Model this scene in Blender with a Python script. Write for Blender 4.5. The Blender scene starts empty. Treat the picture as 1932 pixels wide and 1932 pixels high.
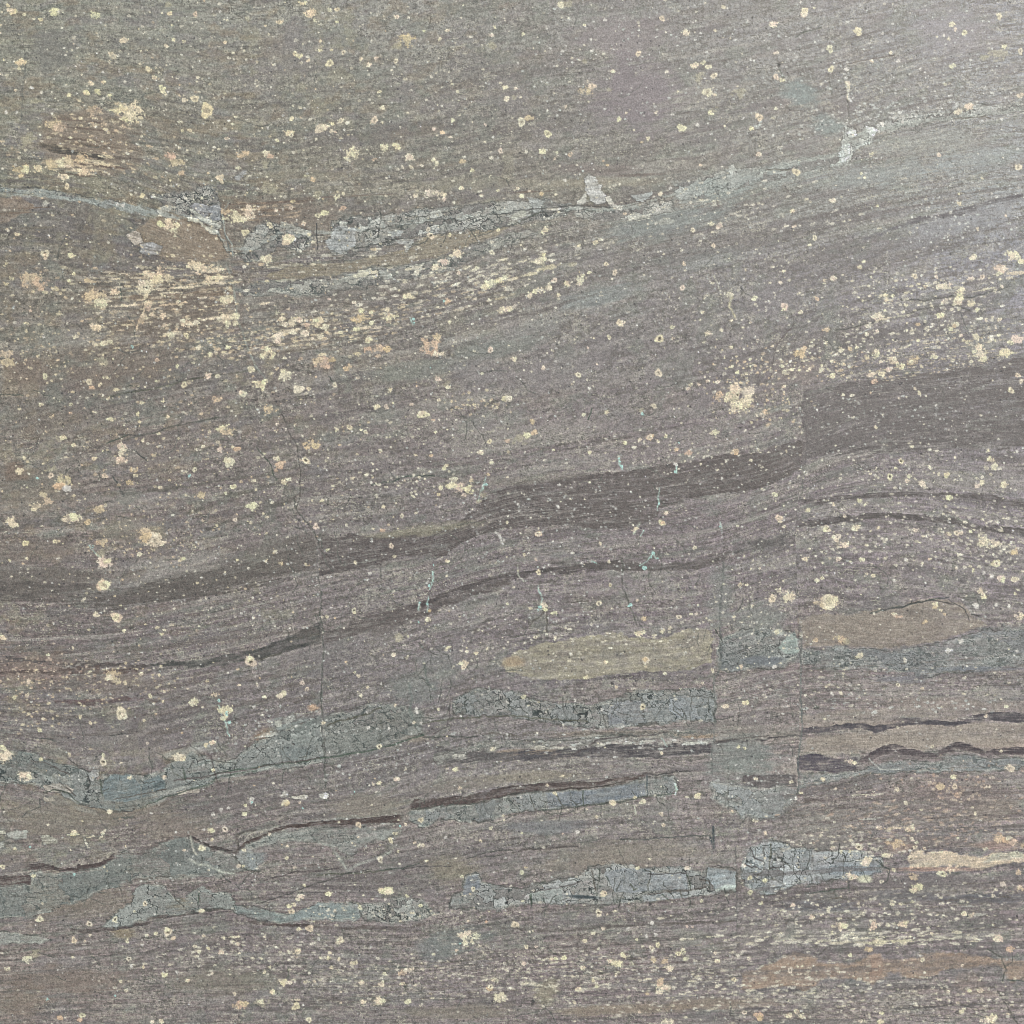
import bpy, math, random
import numpy as np

# ------------------------------------------------------------------ camera, sky, sun, exposure
FW = 1932.0                    # side of the square frame in drafting units
UM = 1.2 / FW                  # metres per unit: the frame covers 1.2 m of stone
sc = bpy.context.scene
cd = bpy.data.cameras.new('camera')
cam = bpy.data.objects.new('camera', cd)
sc.collection.objects.link(cam)
cd.sensor_width = 36.0
cd.lens = 36.0
cam.location = (0.0, 0.0, 0.6 / (18.0 / 36.0))
cam.rotation_euler = (0, 0, 0)
cd.clip_start = 0.05
cd.clip_end = 200.0
sc.camera = cam

SUN_EL, SUN_AZ = math.radians(47), math.radians(36)      # high soft sun beyond the upper right of the slab
world = bpy.data.worlds.new('World')
sc.world = world
world.use_nodes = True
wn = world.node_tree
bg = wn.nodes['Background']
sky = wn.nodes.new('ShaderNodeTexSky')
sky.sky_type = 'NISHITA'
sky.sun_disc = False
sky.sun_elevation = SUN_EL
sky.sun_rotation = SUN_AZ
sky.air_density = 1.0
sky.dust_density = 3.0
wn.links.new(sky.outputs[0], bg.inputs[0])
bg.inputs[1].default_value = 0.10
sl = bpy.data.lights.new('sun', 'SUN')
sl.energy = 1.5
sl.angle = math.radians(34)
sl.color = (1.0, 0.93, 0.85)
so = bpy.data.objects.new('sun', sl)
sc.collection.objects.link(so)
# light travels from azimuth 36 deg (clockwise from +Y) down to the slab
so.rotation_euler = (math.pi / 2 - SUN_EL, 0, -SUN_AZ + math.pi)
sc.view_settings.view_transform = 'Standard'
sc.view_settings.look = 'None'
sc.view_settings.gamma = 1.0
sc.view_settings.use_curve_mapping = False
sc.view_settings.exposure = 0.35
sc.cycles.filter_width = 1.0

# ------------------------------------------------------------------ the stone, worked out as fields over its face
#PAINT-BEGIN
ALB_GAIN, ALB_OFF = 1.0, 0.0
GR = (.40, .26, .14)
rs = np.random.RandomState(7)
rnd = random.Random(11)
f4 = np.float32
STEP = FW / 1024.0
LO, HI = -84.0, FW + 84.0
fine = np.arange(LO, HI + STEP, STEP, dtype=f4)
NM = 34
grow = np.cumsum(STEP * 1.13 ** np.arange(1, NM + 1)).astype(f4)
axis = np.concatenate([fine[0] - grow[::-1], fine, fine[-1] + grow]).astype(f4)
N = len(axis)
X, Y = np.meshgrid(axis, axis)          # Y grows downward as in the photograph
X = X.astype(f4); Y = Y.astype(f4)

LAT = rs.rand(512, 512).astype(f4)
def vnoise(x, y, seed=0):
    x = x + seed * 37.37; y = y + seed * 91.71
    xf = np.floor(x); yf = np.floor(y)
    tx = x - xf; ty = y - yf
    xi = xf.astype(np.int32) & 511; yi = yf.astype(np.int32) & 511
    x1 = (xi + 1) & 511; y1 = (yi + 1) & 511
    tx = tx * tx * (3 - 2 * tx); ty = ty * ty * (3 - 2 * ty)
    a = LAT[yi, xi]; b = LAT[yi, x1]; c = LAT[y1, xi]; d = LAT[y1, x1]
    a = a + (b - a) * tx; c = c + (d - c) * tx
    return a + (c - a) * ty
def fbm(x, y, sx, sy=None, oct=3, seed=0, pers=0.55):
    sy = sy or sx
    s = np.zeros_like(x); amp = 1.0; tot = 0.0
    x = x / f4(sx); y = y / f4(sy)
    for o in range(oct):
        s += f4(amp) * vnoise(x, y, seed + o * 5 + 1)
        tot += amp; amp *= pers
        x = x * f4(2.03) + f4(0.11) * y; y = y * f4(2.03)
    return s / f4(tot) * 2 - 1
def sstep(a, b, t):
    t = np.clip((t - a) / (b - a), 0, 1)
    return t * t * (3 - 2 * t)

# bedding: curves of equal level; V is the level, U runs along it
CUR = [
 (-200, [(0,-150),(1932,-330)]),
 (350, [(0,365),(200,385),(330,440),(430,475),(600,455),(800,445),(950,410),(1150,385),(1350,340),(1560,290),(1700,240),(1932,200)]),
 (480, [(0,560),(200,560),(450,535),(800,510),(1000,455),(1300,400),(1600,330),(1932,280)]),
 (620, [(0,790),(230,745),(500,690),(800,640),(1100,560),(1400,500),(1700,430),(1932,390)]),
 (790, [(0,960),(250,930),(600,890),(900,860),(1300,790),(1600,700),(1932,640)]),
 (930, [(0,1110),(250,1115),(420,1085),(600,1045),(850,1005),(950,955),(1250,930),(1480,890),(1600,820),(1932,765)]),
 (1120, [(0,1300),(200,1275),(330,1250),(450,1230),(600,1190),(750,1150),(950,1087),(1150,1065),(1350,1050),(1500,985),(1700,968),(1932,1010)]),
 (1300, [(0,1440),(200,1505),(330,1460),(600,1415),(800,1365),(1000,1300),(1350,1290),(1500,1240),(1700,1230),(1932,1210)]),
 (1510, [(0,1655),(60,1640),(240,1610),(430,1600),(480,1570),(750,1548),(780,1522),(1000,1484),(1300,1455),(1500,1460),(1700,1430),(1932,1420)]),
 (1700, [(0,1770),(300,1735),(430,1720),(800,1735),(1000,1700),(1350,1680),(1500,1645),(1932,1612)]),
 (1900, [(0,1940),(1932,1880)]),
 (2400, [(0,2440),(1932,2380)])]
def level(x, y):
    v = np.full_like(x, CUR[0][0]); yp = None
    xs = np.clip(x, -100, 2032)
    def cy(pts):
        p = np.array(pts, dtype=np.float64)
        out = 0
        for k in (-60, -30, 0, 30, 60): out = out + np.interp(xs + k, p[:, 0], p[:, 1])
        return (out / 5).astype(f4)
    for k in range(len(CUR) - 1):
        y0 = cy(CUR[k][1]) if yp is None else yp
        y1 = cy(CUR[k + 1][1])
        dv = CUR[k + 1][0] - CUR[k][0]
        t = (y - y0) / np.maximum(y1 - y0, 20)
        t = np.maximum(t, 0) if k == len(CUR) - 2 else np.clip(t, 0, 1)
        if k == 0: t = np.where(y < y0, (y - y0) / 500, t)
        v = v + t * dv
        yp = y1
    return v.astype(f4)
V = level(X, Y)
# the small faults: the bedding is shifted across each of them
for pts_, jump_, reach_ in (([(555,930),(597,1030),(605,1116),(609,1240),(610,1350),(612,1490)], 19, 420), ([(1366,1050),(1360,1180),(1348,1290),(1344,1470)], 13, 300),
                            ([(1512,700),(1514,860),(1500,1000),(1509,1228),(1506,1500)], 27, 600), ([(405,330),(424,440),(440,520),(450,620),(505,730)], 16, 300), ([(1388,1590),(1391,1800)], 12, 300)):
    p_ = np.array(pts_, dtype=np.float64)
    xf_ = np.interp(Y, p_[:, 1], p_[:, 0]).astype(f4)
    win_ = np.clip((Y - p_[0, 1]) / 40, 0, 1) * np.clip((p_[-1, 1] - Y) / 40, 0, 1)
    V = V + (jump_ * win_ * (X > xf_) * np.clip(1 - (X - xf_) / reach_, 0, 1)).astype(f4)
def bangle(x, y):
    a = level(np.array([x - 12., x + 12., x, x], dtype=f4), np.array([y, y, y - 6., y + 6.], dtype=f4))
    vx = (a[1] - a[0]) / 24; vy = (a[3] - a[2]) / 12
    return math.atan2(-vx, max(vy, .2))

W1x = fbm(X, Y, 46, oct=3, seed=2); W1y = fbm(X, Y, 46, oct=3, seed=9)
W2x = fbm(X, Y, 9, oct=2, seed=21); W2y = fbm(X, Y, 9, oct=2, seed=33)
XS = X + 7 * W1x + 3.0 * W2x; YS = Y + 5 * W1y + 3.0 * W2y      # gently disturbed
N3 = fbm(X, Y, 3.6, oct=2, seed=40); N8 = fbm(X, Y, 9, oct=3, seed=44); N20 = fbm(X, Y, 26, oct=3, seed=50)
N70 = fbm(X, Y, 90, oct=3, seed=55); NL = fbm(X, V, 110, 9, oct=4, seed=60, pers=.6); NM_ = fbm(X, V, 34, 5, oct=3, seed=65); NF = fbm(X, V, 24, 2.7, oct=2, seed=67)

# broad mineral tone, read off as a coarse chart (display values)
CX = [0, 300, 700, 1100, 1500, 1932]; CYY = [40, 200, 350, 500, 650, 800, 950, 1100, 1250, 1400, 1550, 1700, 1860]
#CHART
CH = [
 [(136,134,117),(138,137,122),(136,133,123),(128,125,119),(124,122,120),(132,132,137)],
 [(127,124,106),(126,120,103),(126,122,109),(120,115,109),(120,118,113),(137,139,139)],
 [(124,119,100),(120,113,94),(122,116,101),(122,118,105),(127,127,118),(136,140,141)],
 [(119,111,96),(115,104,90),(118,110,102),(121,116,111),(120,115,116),(137,136,144)],
 [(117,108,94),(113,103,91),(115,107,99),(119,112,109),(114,106,105),(139,134,140)],
 [(119,109,98),(116,105,98),(117,106,102),(119,108,107),(110,99,100),(123,114,119)],
 [(120,107,97),(116,103,98),(113,104,101),(114,102,102),(118,106,108),(133,122,127)],
 [(109,96,91),(110,98,95),(114,104,103),(114,102,105),(122,110,112),(138,126,129)],
 [(114,100,96),(113,101,100),(113,104,104),(119,109,108),(126,112,111),(135,123,125)],
 [(116,105,103),(118,108,106),(116,110,109),(122,114,113),(139,125,121),(145,130,128)],
 [(119,107,100),(120,107,103),(122,111,107),(127,117,114),(133,120,119),(139,123,122)],
 [(118,107,102),(116,105,103),(120,109,107),(125,113,110),(127,116,116),(138,123,123)],
 [(123,108,100),(120,108,103),(123,112,110),(127,112,110),(132,119,116),(141,125,123)]]
ch = np.array(CH, dtype=np.float64)
C = np.zeros((N, N, 3), dtype=f4)
cxs = np.clip(axis + 0.0, 0, FW)
for k in range(3):
    rows = np.stack([np.interp(cxs, CX, ch[r, :, k]) for r in range(len(CYY))])
    C[:, :, k] = np.stack([np.interp(np.clip(axis, 0, FW), CYY, rows[:, i]) for i in range(N)], 1)
H = np.zeros((N, N), dtype=f4)            # relief, in tenths of a millimetre
SPK = np.ones((N, N), dtype=f4) * .55     # how many tiny pale grains
LAB = np.zeros((N, N), dtype=np.int32)    # which part each spot of the face belongs to
FSH = np.array([6, 6, 3], dtype=f4); BRT = np.array([8, 7, 8], dtype=f4)
PARTS = []                                # (name, label, parent index)
def newpart(name, label=None, parent=0):
    PARTS.append((name, label, parent)); return len(PARTS)
def blend(sl_, m, col, lab=0, h=0.0, th=.5):
    col = np.asarray(col, dtype=f4) + FSH + (BRT if max(col) > 180 else 0)
    c = C[sl_]; c += (col - c) * m[..., None]
    if h: H[sl_] += f4(h) * m
    if lab:
        l = LAB[sl_]; l[m > th] = lab
ALL = (slice(0, N), slice(0, N))
def box(x0, y0, x1, y1):
    i0 = max(0, np.searchsorted(axis, x0) - 1); i1 = min(N, np.searchsorted(axis, x1) + 1)
    j0 = max(0, np.searchsorted(axis, y0) - 1); j1 = min(N, np.searchsorted(axis, y1) + 1)
    return (slice(j0, j1), slice(i0, i1))
def dpoly(px, py, pts, closed):
    """distance to a polyline and inside flag"""
    d = np.full_like(px, 1e9); ins = np.zeros(px.shape, bool)
    n = len(pts)
    for k in range(n if closed else n - 1):
        ax, ay = pts[k]; bx, by = pts[(k + 1) % n]
        ex, ey = bx - ax, by - ay
        L = max(ex * ex + ey * ey, 1e-6)
        t = np.clip(((px - ax) * ex + (py - ay) * ey) / L, 0, 1)
        d = np.minimum(d, (px - ax - t * ex) ** 2 + (py - ay - t * ey) ** 2)
        if closed and ay != by:
            cr = ((ay > py) != (by > py)) & (px < (bx - ax) * (py - ay) / (by - ay) + ax)
            ins ^= cr
    return np.sqrt(d), ins
def poly(pts, col, a=.9, soft=3.0, warp=1.0, lab=0, h=0.0, nz=None, crisp=0.0):
    xs = [p[0] for p in pts]; ys = [p[1] for p in pts]
    m_ = 14 * warp + soft * 2
    s = box(min(xs) - m_, min(ys) - m_, max(xs) + m_, max(ys) + m_)
    px = X[s] + (XS[s] - X[s]) * warp; py = Y[s] + (YS[s] - Y[s]) * warp
    d, ins = dpoly(px, py, pts, True)
    sd = np.where(ins, d, -d)
    if nz is not None: sd = sd + nz * (NM_[s] * 1.0 + N8[s] * .5)
    m = sstep(-soft, soft, sd) * a
    blend(s, np.clip(m * (.9 + .35 * NM_[s] + .25 * N20[s] + .25 * N8[s]), 0, 1), col, lab, h, a * .45)
    C[s] += ((NF[s] * 13 + NL[s] * 10) * m)[..., None]
    return s, m, sd
def band(rows, col, a=.9, soft=3.0, warp=.8, lab=0, h=0.0, streak=0.0, fade=14):
    r = np.array(rows, dtype=np.float64)
    s = box(r[0, 0] - fade, r[:, 1].min() - 30, r[-1, 0] + fade, r[:, 2].max() + 30)
    px = X[s] + (XS[s] - X[s]) * warp; py = Y[s] + (YS[s] - Y[s]) * warp
    t = np.interp(px, r[:, 0], r[:, 1]).astype(f4); b = np.interp(px, r[:, 0], r[:, 2]).astype(f4)
    sd = np.minimum(py - t, b - py)
    sd = sd + streak * (NM_[s] * 1.2 + NL[s])
    m = sstep(-soft, soft, sd) * a
    m *= np.clip(.80 + .55 * NF[s] + .4 * NM_[s] + .45 * NL[s] + .3 * N20[s] + .4 * N8[s], .2, 1.08)
    m *= sstep(0, fade, px - r[0, 0] + fade * .5) * sstep(0, fade, r[-1, 0] + fade * .5 - px)
    blend(s, m, col, lab, h, a * .5)
def line(pts, w=1.3, a=.8, col=(62, 63, 58), warp=.7, h=-1.2, lab=0, taper=True, rough=.35):
    xs = [p[0] for p in pts]; ys = [p[1] for p in pts]
    s = box(min(xs) - 18, min(ys) - 18, max(xs) + 18, max(ys) + 18)
    px = X[s] + (XS[s] - X[s]) * warp; py = Y[s] + (YS[s] - Y[s]) * warp
    d, _ = dpoly(px, py, pts, False)
    m = np.exp(-(d / w) ** 2) * a * np.clip(1 + rough * 2.2 * N8[s] + rough * N20[s], 0, 1.25)
    m = np.clip(m, 0, 1)
    blend(s, m, col, lab, h, a * .4)

# ---- broad mottling
def mix(m, col): blend(ALL, np.clip(m, 0, 1).astype(f4), col)
lum = 1 + .050 * N70 + .050 * NL + .035 * NM_ + .045 * N20 + .045 * N8 + .03 * N3
C *= lum[..., None]
g1 = sstep(.08, .55, fbm(X, V, 60, 26, oct=4, seed=80)); mix(g1 * .26, (112, 117, 112))
g2 = sstep(.12, .55, fbm(X, V, 120, 30, oct=4, seed=90)); mix(g2 * .30, (112, 100, 92))
g3 = sstep(.1, .6, fbm(X, V, 50, 14, oct=4, seed=97)); mix(g3 * .28, (96, 91, 90))
g4 = sstep(.18, .6, fbm(X, V, 34, 12, oct=4, seed=103)) * sstep(900, 300, Y + .35 * X); mix(g4 * .35, (136, 138, 126))
# fine laminae following the bedding, stronger in the lower half and on the left
lamw = np.clip(.30 + .5 * sstep(800, 1300, Y) + .35 * np.exp(-((X - 320) / 260) ** 2 - ((Y - 600) / 190) ** 2) + .4 * np.exp(-((X - 1500) / 420) ** 2 - ((Y - 420) / 160) ** 2), 0, 1)
lam = fbm(X, V, 170, 4.2, oct=3, seed=120, pers=.6)
mix(sstep(.12, .5, lam) * .46 * lamw, (72, 67, 66)); mix(sstep(.14, .55, -lam) * .42 * lamw, (152, 146, 138))
lam2 = fbm(X, V, 420, 6.5, oct=4, seed=127, pers=.6)
mix(sstep(.15, .5, lam2) * .40 * lamw, (70, 66, 65)); mix(sstep(.18, .55, -lam2) * .34 * lamw, (150, 146, 138))
# crumbs and fibres: the restless small texture of the rock
dens = sstep(-.4, .4, fbm(X, Y, 120, oct=3, seed=131)) * .7 + .3
c0 = fbm(X, Y, 2.6, oct=1, seed=133); c1 = fbm(X, Y, 5.2, oct=3, seed=137); c2 = fbm(X, V, 13, 4.5, oct=3, seed=139)
c2 = c2 * (.45 + .55 * sstep(200, 450, Y + .22 * X))
C *= (1 + .05 * c0 + .05 * c1 + .06 * c2)[..., None]
mix(sstep(.10, .45, c1 + .5 * N20) * dens * .30, (150, 144, 128))
mix(sstep(.14, .5, c2 + .4 * N20) * dens * .28, (144, 138, 124))
mix(sstep(.10, .45, -c1 + .3 * N20) * .34, (80, 77, 70))
mix(sstep(.12, .5, -c2 - .3 * N20) * .36, (82, 77, 72))
for sx_, sy_, sd_0, a_ in ((180, 12, 171, .5), (420, 30, 175, .5), (70, 5, 179, .36)):
    q_ = fbm(X, V, sx_, sy_, oct=3, seed=sd_0)
    w_ = sstep(-.3, .4, fbm(X, Y, 240, oct=2, seed=sd_0 + 2))
    w_ = w_ * (.35 + .65 * sstep(230, 480, Y + .22 * X))
    mix(sstep(.12, .5, q_) * a_ * 1.0 * w_, (84, 78, 78)); mix(sstep(.14, .5, -q_) * a_ * .95 * w_, (142, 136, 129))
fb = np.abs(fbm(X, V, 130, 9, oct=4, seed=151)); mix(sstep(.035, .0, fb) * sstep(-.1, .4, N70 + .6 * N20) * .42, (72, 70, 65))
fb = np.abs(fbm(X, V, 42, 6.5, oct=3, seed=149)); mix(sstep(.06, .0, fb) * sstep(.0, .4, N70 + .5 * N20) * .38, (70, 69, 63))
fb = np.abs(fbm(X, Y, 17, oct=3, seed=157)); mix(sstep(.05, .0, fb) * sstep(.0, .4, N20 - .4 * N70) * .45, (70, 70, 64))
fb = np.abs(fbm(X, V, 30, 9, oct=3, seed=163)); mix(sstep(.05, .0, fb) * sstep(.0, .35, -N70 + .5 * N20) * .45, (160, 155, 138))
# patches of ochre, mauve and grey green staining
p1 = sstep(.05, .5, fbm(X, V, 38, 20, oct=4, seed=211)); mix(p1 * .34 * sstep(1500, 500, X + .6 * Y), (126, 108, 86))
p2 = sstep(.08, .5, fbm(X, V, 46, 24, oct=4, seed=223)); mix(p2 * .30, (104, 110, 100))
p3 = sstep(.08, .5, fbm(X, V, 52, 22, oct=4, seed=227)); mix(p3 * .28, (112, 104, 108))
p4 = sstep(.0, .4, fbm(X, Y, 30, oct=4, seed=229)) * sstep(.0, .4, fbm(X, Y, 160, oct=2, seed=231)); mix(p4 * .34 * sstep(1700, 700, X + .5 * Y), (136, 130, 106))

DARK = (84, 77, 75); DBRN = (74, 66, 63); BLU = (113, 121, 124); PALE = (146, 148, 142); TEAL = (104, 113, 111)
CREAM = (208, 193, 165); PEACH = (192, 168, 136); CRACK = (60, 62, 59)

# ---- soft zones of colour
def zone(cx, cy, rx, ry, col, a=.5, ang=0.0, rag=.5):
    s = box(cx - rx * 1.5 - ry, cy - ry * 1.6 - rx * abs(math.sin(ang)), cx + rx * 1.5 + ry, cy + ry * 1.6 + rx * abs(math.sin(ang)))
    dx = X[s] - cx; dy = Y[s] - cy
    ca, sa = math.cos(ang), math.sin(ang)
    q = np.sqrt(((dx * ca + dy * sa) / rx) ** 2 + ((-dx * sa + dy * ca) / ry) ** 2)
    m = sstep(1.15, .35, q + rag * (N20[s] * .6 + NM_[s] * .6)) * a
    blend(s, m, col)
for z in [(170,265,95,62,(116,100,86),.6,.1),(90,395,40,0,0,0,0),
          (330,590,150,75,(100,86,76),.55,-.06),(370,455,80,40,(117,101,86),.5,.1),(470,395,60,30,(104,90,78),.6,0),
          (560,410,90,40,(106,92,82),.45,0),(610,545,150,30,(104,96,90),.4,-.1),
          (60,700,60,35,(108,92,82),.5,0),(170,720,60,40,(106,90,82),.45,0),(230,690,110,45,(104,91,82),.5,0),
          (1180,70,110,50,(120,110,113),.6,0),(1200,180,95,85,(112,102,107),.75,0),(100,95,50,45,(108,106,100),.6,0),(560,100,80,60,(118,112,110),.45,0),(1800,60,90,60,(130,124,132),.5,0),(1450,560,70,40,(112,106,110),.5,-.2),(1130,320,100,16,(104,94,90),.55,.0),
          (1100,345,150,12,(132,124,108),.5,-.02),(880,345,120,14,(128,122,106),.4,0),(560,330,120,14,(122,116,98),.4,0),
          (1510,180,45,30,(108,118,117),.8,.6),(1560,235,40,22,(110,120,119),.6,.3),
          (1350,360,70,38,(116,127,125),.6,-.2),(1480,330,110,24,(136,146,144),.4,-.2),(1750,270,150,30,(144,146,139),.4,-.1),
          (1260,420,150,30,(120,130,128),.45,-.2),(1130,560,90,24,(122,129,127),.5,-.25),(1340,490,90,26,(122,128,124),.3,-.2),
          (1800,420,150,30,(126,126,132),.5,-.3),(1650,330,160,28,(134,142,142),.4,-.15),(1850,300,110,26,(140,148,150),.45,-.15),
          (940,660,110,22,(114,118,112),.5,-.25),(1000,620,90,20,(124,126,122),.35,-.3),(780,700,110,22,(114,118,108),.45,-.1),
          (900,700,70,34,(112,106,108),.5,0),(1040,700,110,40,(116,108,109),.5,-.2),(1500,700,60,30,(122,108,104),.45,0),
          (100,800,80,40,(103,92,84),.45,0),(300,850,60,50,(106,94,88),.4,0),(60,920,90,60,(108,100,88),.4,0),
          (30,890,30,22,(104,86,76),.6,0),(230,1000,60,30,(126,116,96),.3,0),(290,1010,26,26,(150,138,110),.35,0),
          (60,1040,160,26,(104,92,84),.45,0),(100,1085,200,22,(86,79,74),.55,.05),(50,1110,140,18,(86,78,76),.6,0),
          (330,1105,140,20,(84,79,74),.5,-.15),(470,1070,140,26,(88,83,78),.5,-.15),(540,1030,100,24,(90,82,78),.5,-.2),
          (60,1260,110,42,(105,86,79),.5,0),(220,1290,130,26,(100,86,80),.4,0),(620,1240,110,40,(104,98,98),.4,0),
          (200,1390,160,30,(104,95,95),.45,0),(340,1430,50,20,(112,102,88),.6,0),(590,1335,12,8,(132,106,88),.8,0),
          (500,1392,30,22,(124,104,88),.8,-.3),(660,1400,120,30,(106,112,109),.5,-.1),(560,1380,60,34,(102,111,108),.6,-.2),
          (780,1300,60,40,(102,108,105),.4,0),(830,1260,50,40,(104,108,106),.35,0),(1360,1130,30,70,(112,114,111),.5,0),
          (1430,1170,70,40,(114,118,113),.5,0),(1470,1235,60,22,(98,103,106),.6,0),(1400,1420,80,50,(112,119,115),.5,0),
          (1400,1460,60,30,(112,119,115),.4,0),(1430,1380,90,24,(124,117,108),.3,0),(1650,1185,150,30,(128,112,100),.55,0),
          (1720,1370,200,14,(141,126,117),.5,0),(1750,1325,150,12,(136,122,114),.5,0),(1880,1405,90,16,(148,130,120),.6,0),
          (1700,1400,180,16,(138,126,116),.5,0),(1620,1395,100,16,(140,126,114),.4,0),
          (120,1545,130,50,(112,104,91),.5,0),(250,1520,120,36,(113,104,91),.4,0),(330,1560,80,36,(112,101,90),.45,0),
          (700,1520,90,28,(120,111,99),.5,0),(1000,1466,120,14,(122,113,98),.5,-.06),(880,1480,120,16,(118,110,100),.4,-.1),
          (780,1390,30,14,(124,112,98),.4,0),(1180,1385,180,8,(126,113,100),.5,0),(1310,1388,50,6,(140,116,96),.6,0),
          (1000,1420,60,8,(132,114,96),.6,0),(160,1700,110,40,(110,100,88),.5,0),(230,1760,30,14,(126,112,88),.5,0),
          (1180,1610,180,32,(124,115,103),.5,-.03),(1090,1635,140,14,(120,110,100),.4,0),(850,1640,60,30,(118,110,92),.5,0),
          (340,1705,30,14,(112,100,80),.6,0),(1020,1560,110,16,(102,104,108),.45,0),(1560,1570,110,40,(118,114,106),.4,0),
          (1800,1500,130,40,(108,92,90),.5,0),(1720,1540,200,26,(112,102,98),.4,0),(1870,1530,60,30,(130,118,106),.4,0),
          (1750,1590,110,14,(104,92,88),.5,0),(1550,1600,60,16,(96,92,90),.4,0),(1760,1665,170,16,(98,90,90),.55,0),
          (1540,1710,100,12,(88,86,92),.55,0),(1850,1695,110,12,(84,82,88),.6,0),(1700,1690,110,14,(92,88,90),.5,0),
          (130,1850,130,30,(112,96,86),.5,0),(40,1890,60,34,(112,96,84),.5,0),(420,1850,110,34,(112,104,90),.4,0),
          (1180,1905,160,14,(128,112,98),.6,-.04),(1340,1893,140,12,(128,112,98),.5,0),(1030,1875,26,34,(128,120,100),.55,.5),
          (880,1910,110,20,(116,106,94),.5,0),(1260,1850,120,20,(104,98,98),.4,0),(1600,1840,200,24,(104,100,101),.35,0),
          (820,1790,50,30,(98,104,102),.45,0),(870,1770,70,30,(98,104,101),.5,0),(740,1170,60,24,(84,76,74),.5,-.5)]:
    if z[3]: zone(z[0], z[1], z[2], z[3], z[4], min(.9, z[5] * 1.2), *z[6:])

P_BAND = 'dark_layer'; P_VEIN = 'brecciated_vein'; P_LENS = 'tan_lens'
# ---- layers of brown, tan and beige stone
def lens(name, label, pts, col, a=.8, soft=4, warp=1.0, nz=3):
    poly(pts, col, a, soft, warp, newpart(name, label), 0, nz)
lens(P_LENS, 'tan lens of stone ending at a vertical fault', [(948,1247),(960,1240),(985,1228),(1030,1212),(1100,1202),(1165,1192),(1185,1202),(1220,1206),(1260,1200),(1290,1186),(1330,1188),(1342,1196),(1340,1250),(1300,1262),(1240,1268),(1200,1270),(1130,1276),(1050,1282),(990,1277),(955,1264)], (140,132,114), .85, 2.5)
zone(968, 1250, 24, 16, (150,128,102), .7)
lens(P_LENS, 'pinkish brown lens beside the green block', [(1512,1222),(1505,1168),(1560,1156),(1600,1160),(1640,1150),(1700,1142),(1740,1132),(1790,1132),(1820,1140),(1834,1158),(1860,1180),(1810,1195),(1760,1212),(1700,1220),(1600,1219)], (130,118,107), .75, 3)
lens(P_LENS, 'long olive brown lens under the pale vein', [(497,524),(530,505),(600,497),(680,490),(740,478),(783,468),(800,447),(850,436),(900,436),(966,426),(945,442),(880,470),(820,486),(760,500),(700,510),(600,520),(540,530)], (126,116,98), .8, 3)
lens(P_LENS, 'reddish brown lens at the left edge', [(-90,378),(0,372),(35,370),(62,385),(58,398),(30,412),(0,424),(-90,430)], (130,112,96), .65, 3)
lens(P_LENS, 'reddish brown lens below the pale chips', [(240,452),(262,428),(300,405),(345,400),(372,420),(405,438),(424,462),(430,486),(380,500),(330,492),(290,480)], (130,113,95), .7, 3)
lens(P_LENS, None, [(82,232),(120,212),(170,205),(232,226),(240,258),(270,288),(262,320),(190,330),(110,318),(84,296)], (120,105,90), .55, 6)
for x_, y_, L_, w_, c_ in [(150,228,60,3,(96,82,72)),(170,244,70,2.5,(98,84,74)),(140,262,60,3,(92,78,68)),(190,276,60,3,(96,82,70)),(210,296,70,4,(84,74,66)),(120,300,50,3,(96,80,68)),(180,312,70,3,(90,76,66)),(150,330,50,2.5,(98,86,74)),(280,272,60,5,(90,88,80)),(350,268,50,5,(92,89,82)),(480,384,50,2.5,(96,80,70)),(520,396,60,2,(96,80,68)),(470,410,40,2.5,(98,82,70)),(550,380,60,2.5,(98,84,74)),(620,372,60,2.5,(96,84,76)),(700,368,50,2,(98,86,76)),(1000,362,60,2.5,(96,84,74)),(1130,322,70,4,(92,84,80)),(1200,330,40,3,(94,84,78)),(1280,300,60,3,(100,94,90)),(60,430,60,3,(100,92,82)),(60,392,40,2,(104,88,76)),(30,402,40,2,(104,88,76))]:
    zone(x_, y_, L_, w_, c_, .7, .1 if y_ < 340 and x_ < 400 else -.04, .8)
# left thin laminae
band([(160,560,566),(300,556,562),(440,548,554)], (118,98,80), .7, 2, .8, 0, 0, 1)
band([(280,560,568),(350,553,563),(432,545,556)], (114,98,84), .9, 1.5, .6, 0, 0, 1)
pink = newpart('beige_layer', 'pale creamy pink layer at the right edge')
poly([(1702,1643),(1712,1640),(1714,1618),(1720,1606),(1737,1604),(1742,1612),(1780,1607),(1830,1616),(1862,1614),(1874,1608),(1932,1610),(2020,1606),(2020,1624),(1932,1626),(1880,1632),(1850,1640),(1800,1633),(1760,1638),(1730,1640)], (186,169,146), .88, 2.5, .9, pink, .4, 2.5)
zone(1760, 1640, 110, 5, (176,140,124), .6); zone(1880,1595,60,10,(166,134,120),.5); zone(1700,1600,30,14,(150,124,110),.5)
poly([(1858,1625),(1905,1622),(1932,1617),(1932,1606),(1870,1612)], (168,168,152), .6, 3, .8)
pk2 = newpart('pink_layer', 'dull pink stained layer near the bottom right corner')
poly([(1400,1836),(1440,1826),(1472,1812),(1474,1800),(1500,1796),(1536,1804),(1540,1815),(1600,1818),(1632,1806),(1640,1800),(1664,1804),(1700,1812),(1745,1802),(1800,1800),(1850,1806),(1932,1812),(2020,1812),(2020,1846),(1932,1850),(1905,1852),(1880,1820),(1840,1824),(1780,1832),(1740,1846),(1680,1838),(1648,1858),(1610,1846),(1560,1840),(1520,1872),(1500,1864),(1470,1860),(1400,1868)], (144,122,106), .8, 4, 1.0, pk2, 0, 4)
poly([(1640,1852),(1642,1802),(1664,1803),(1668,1830),(1645,1860)], (146,120,106), .6, 3, .8)
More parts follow.
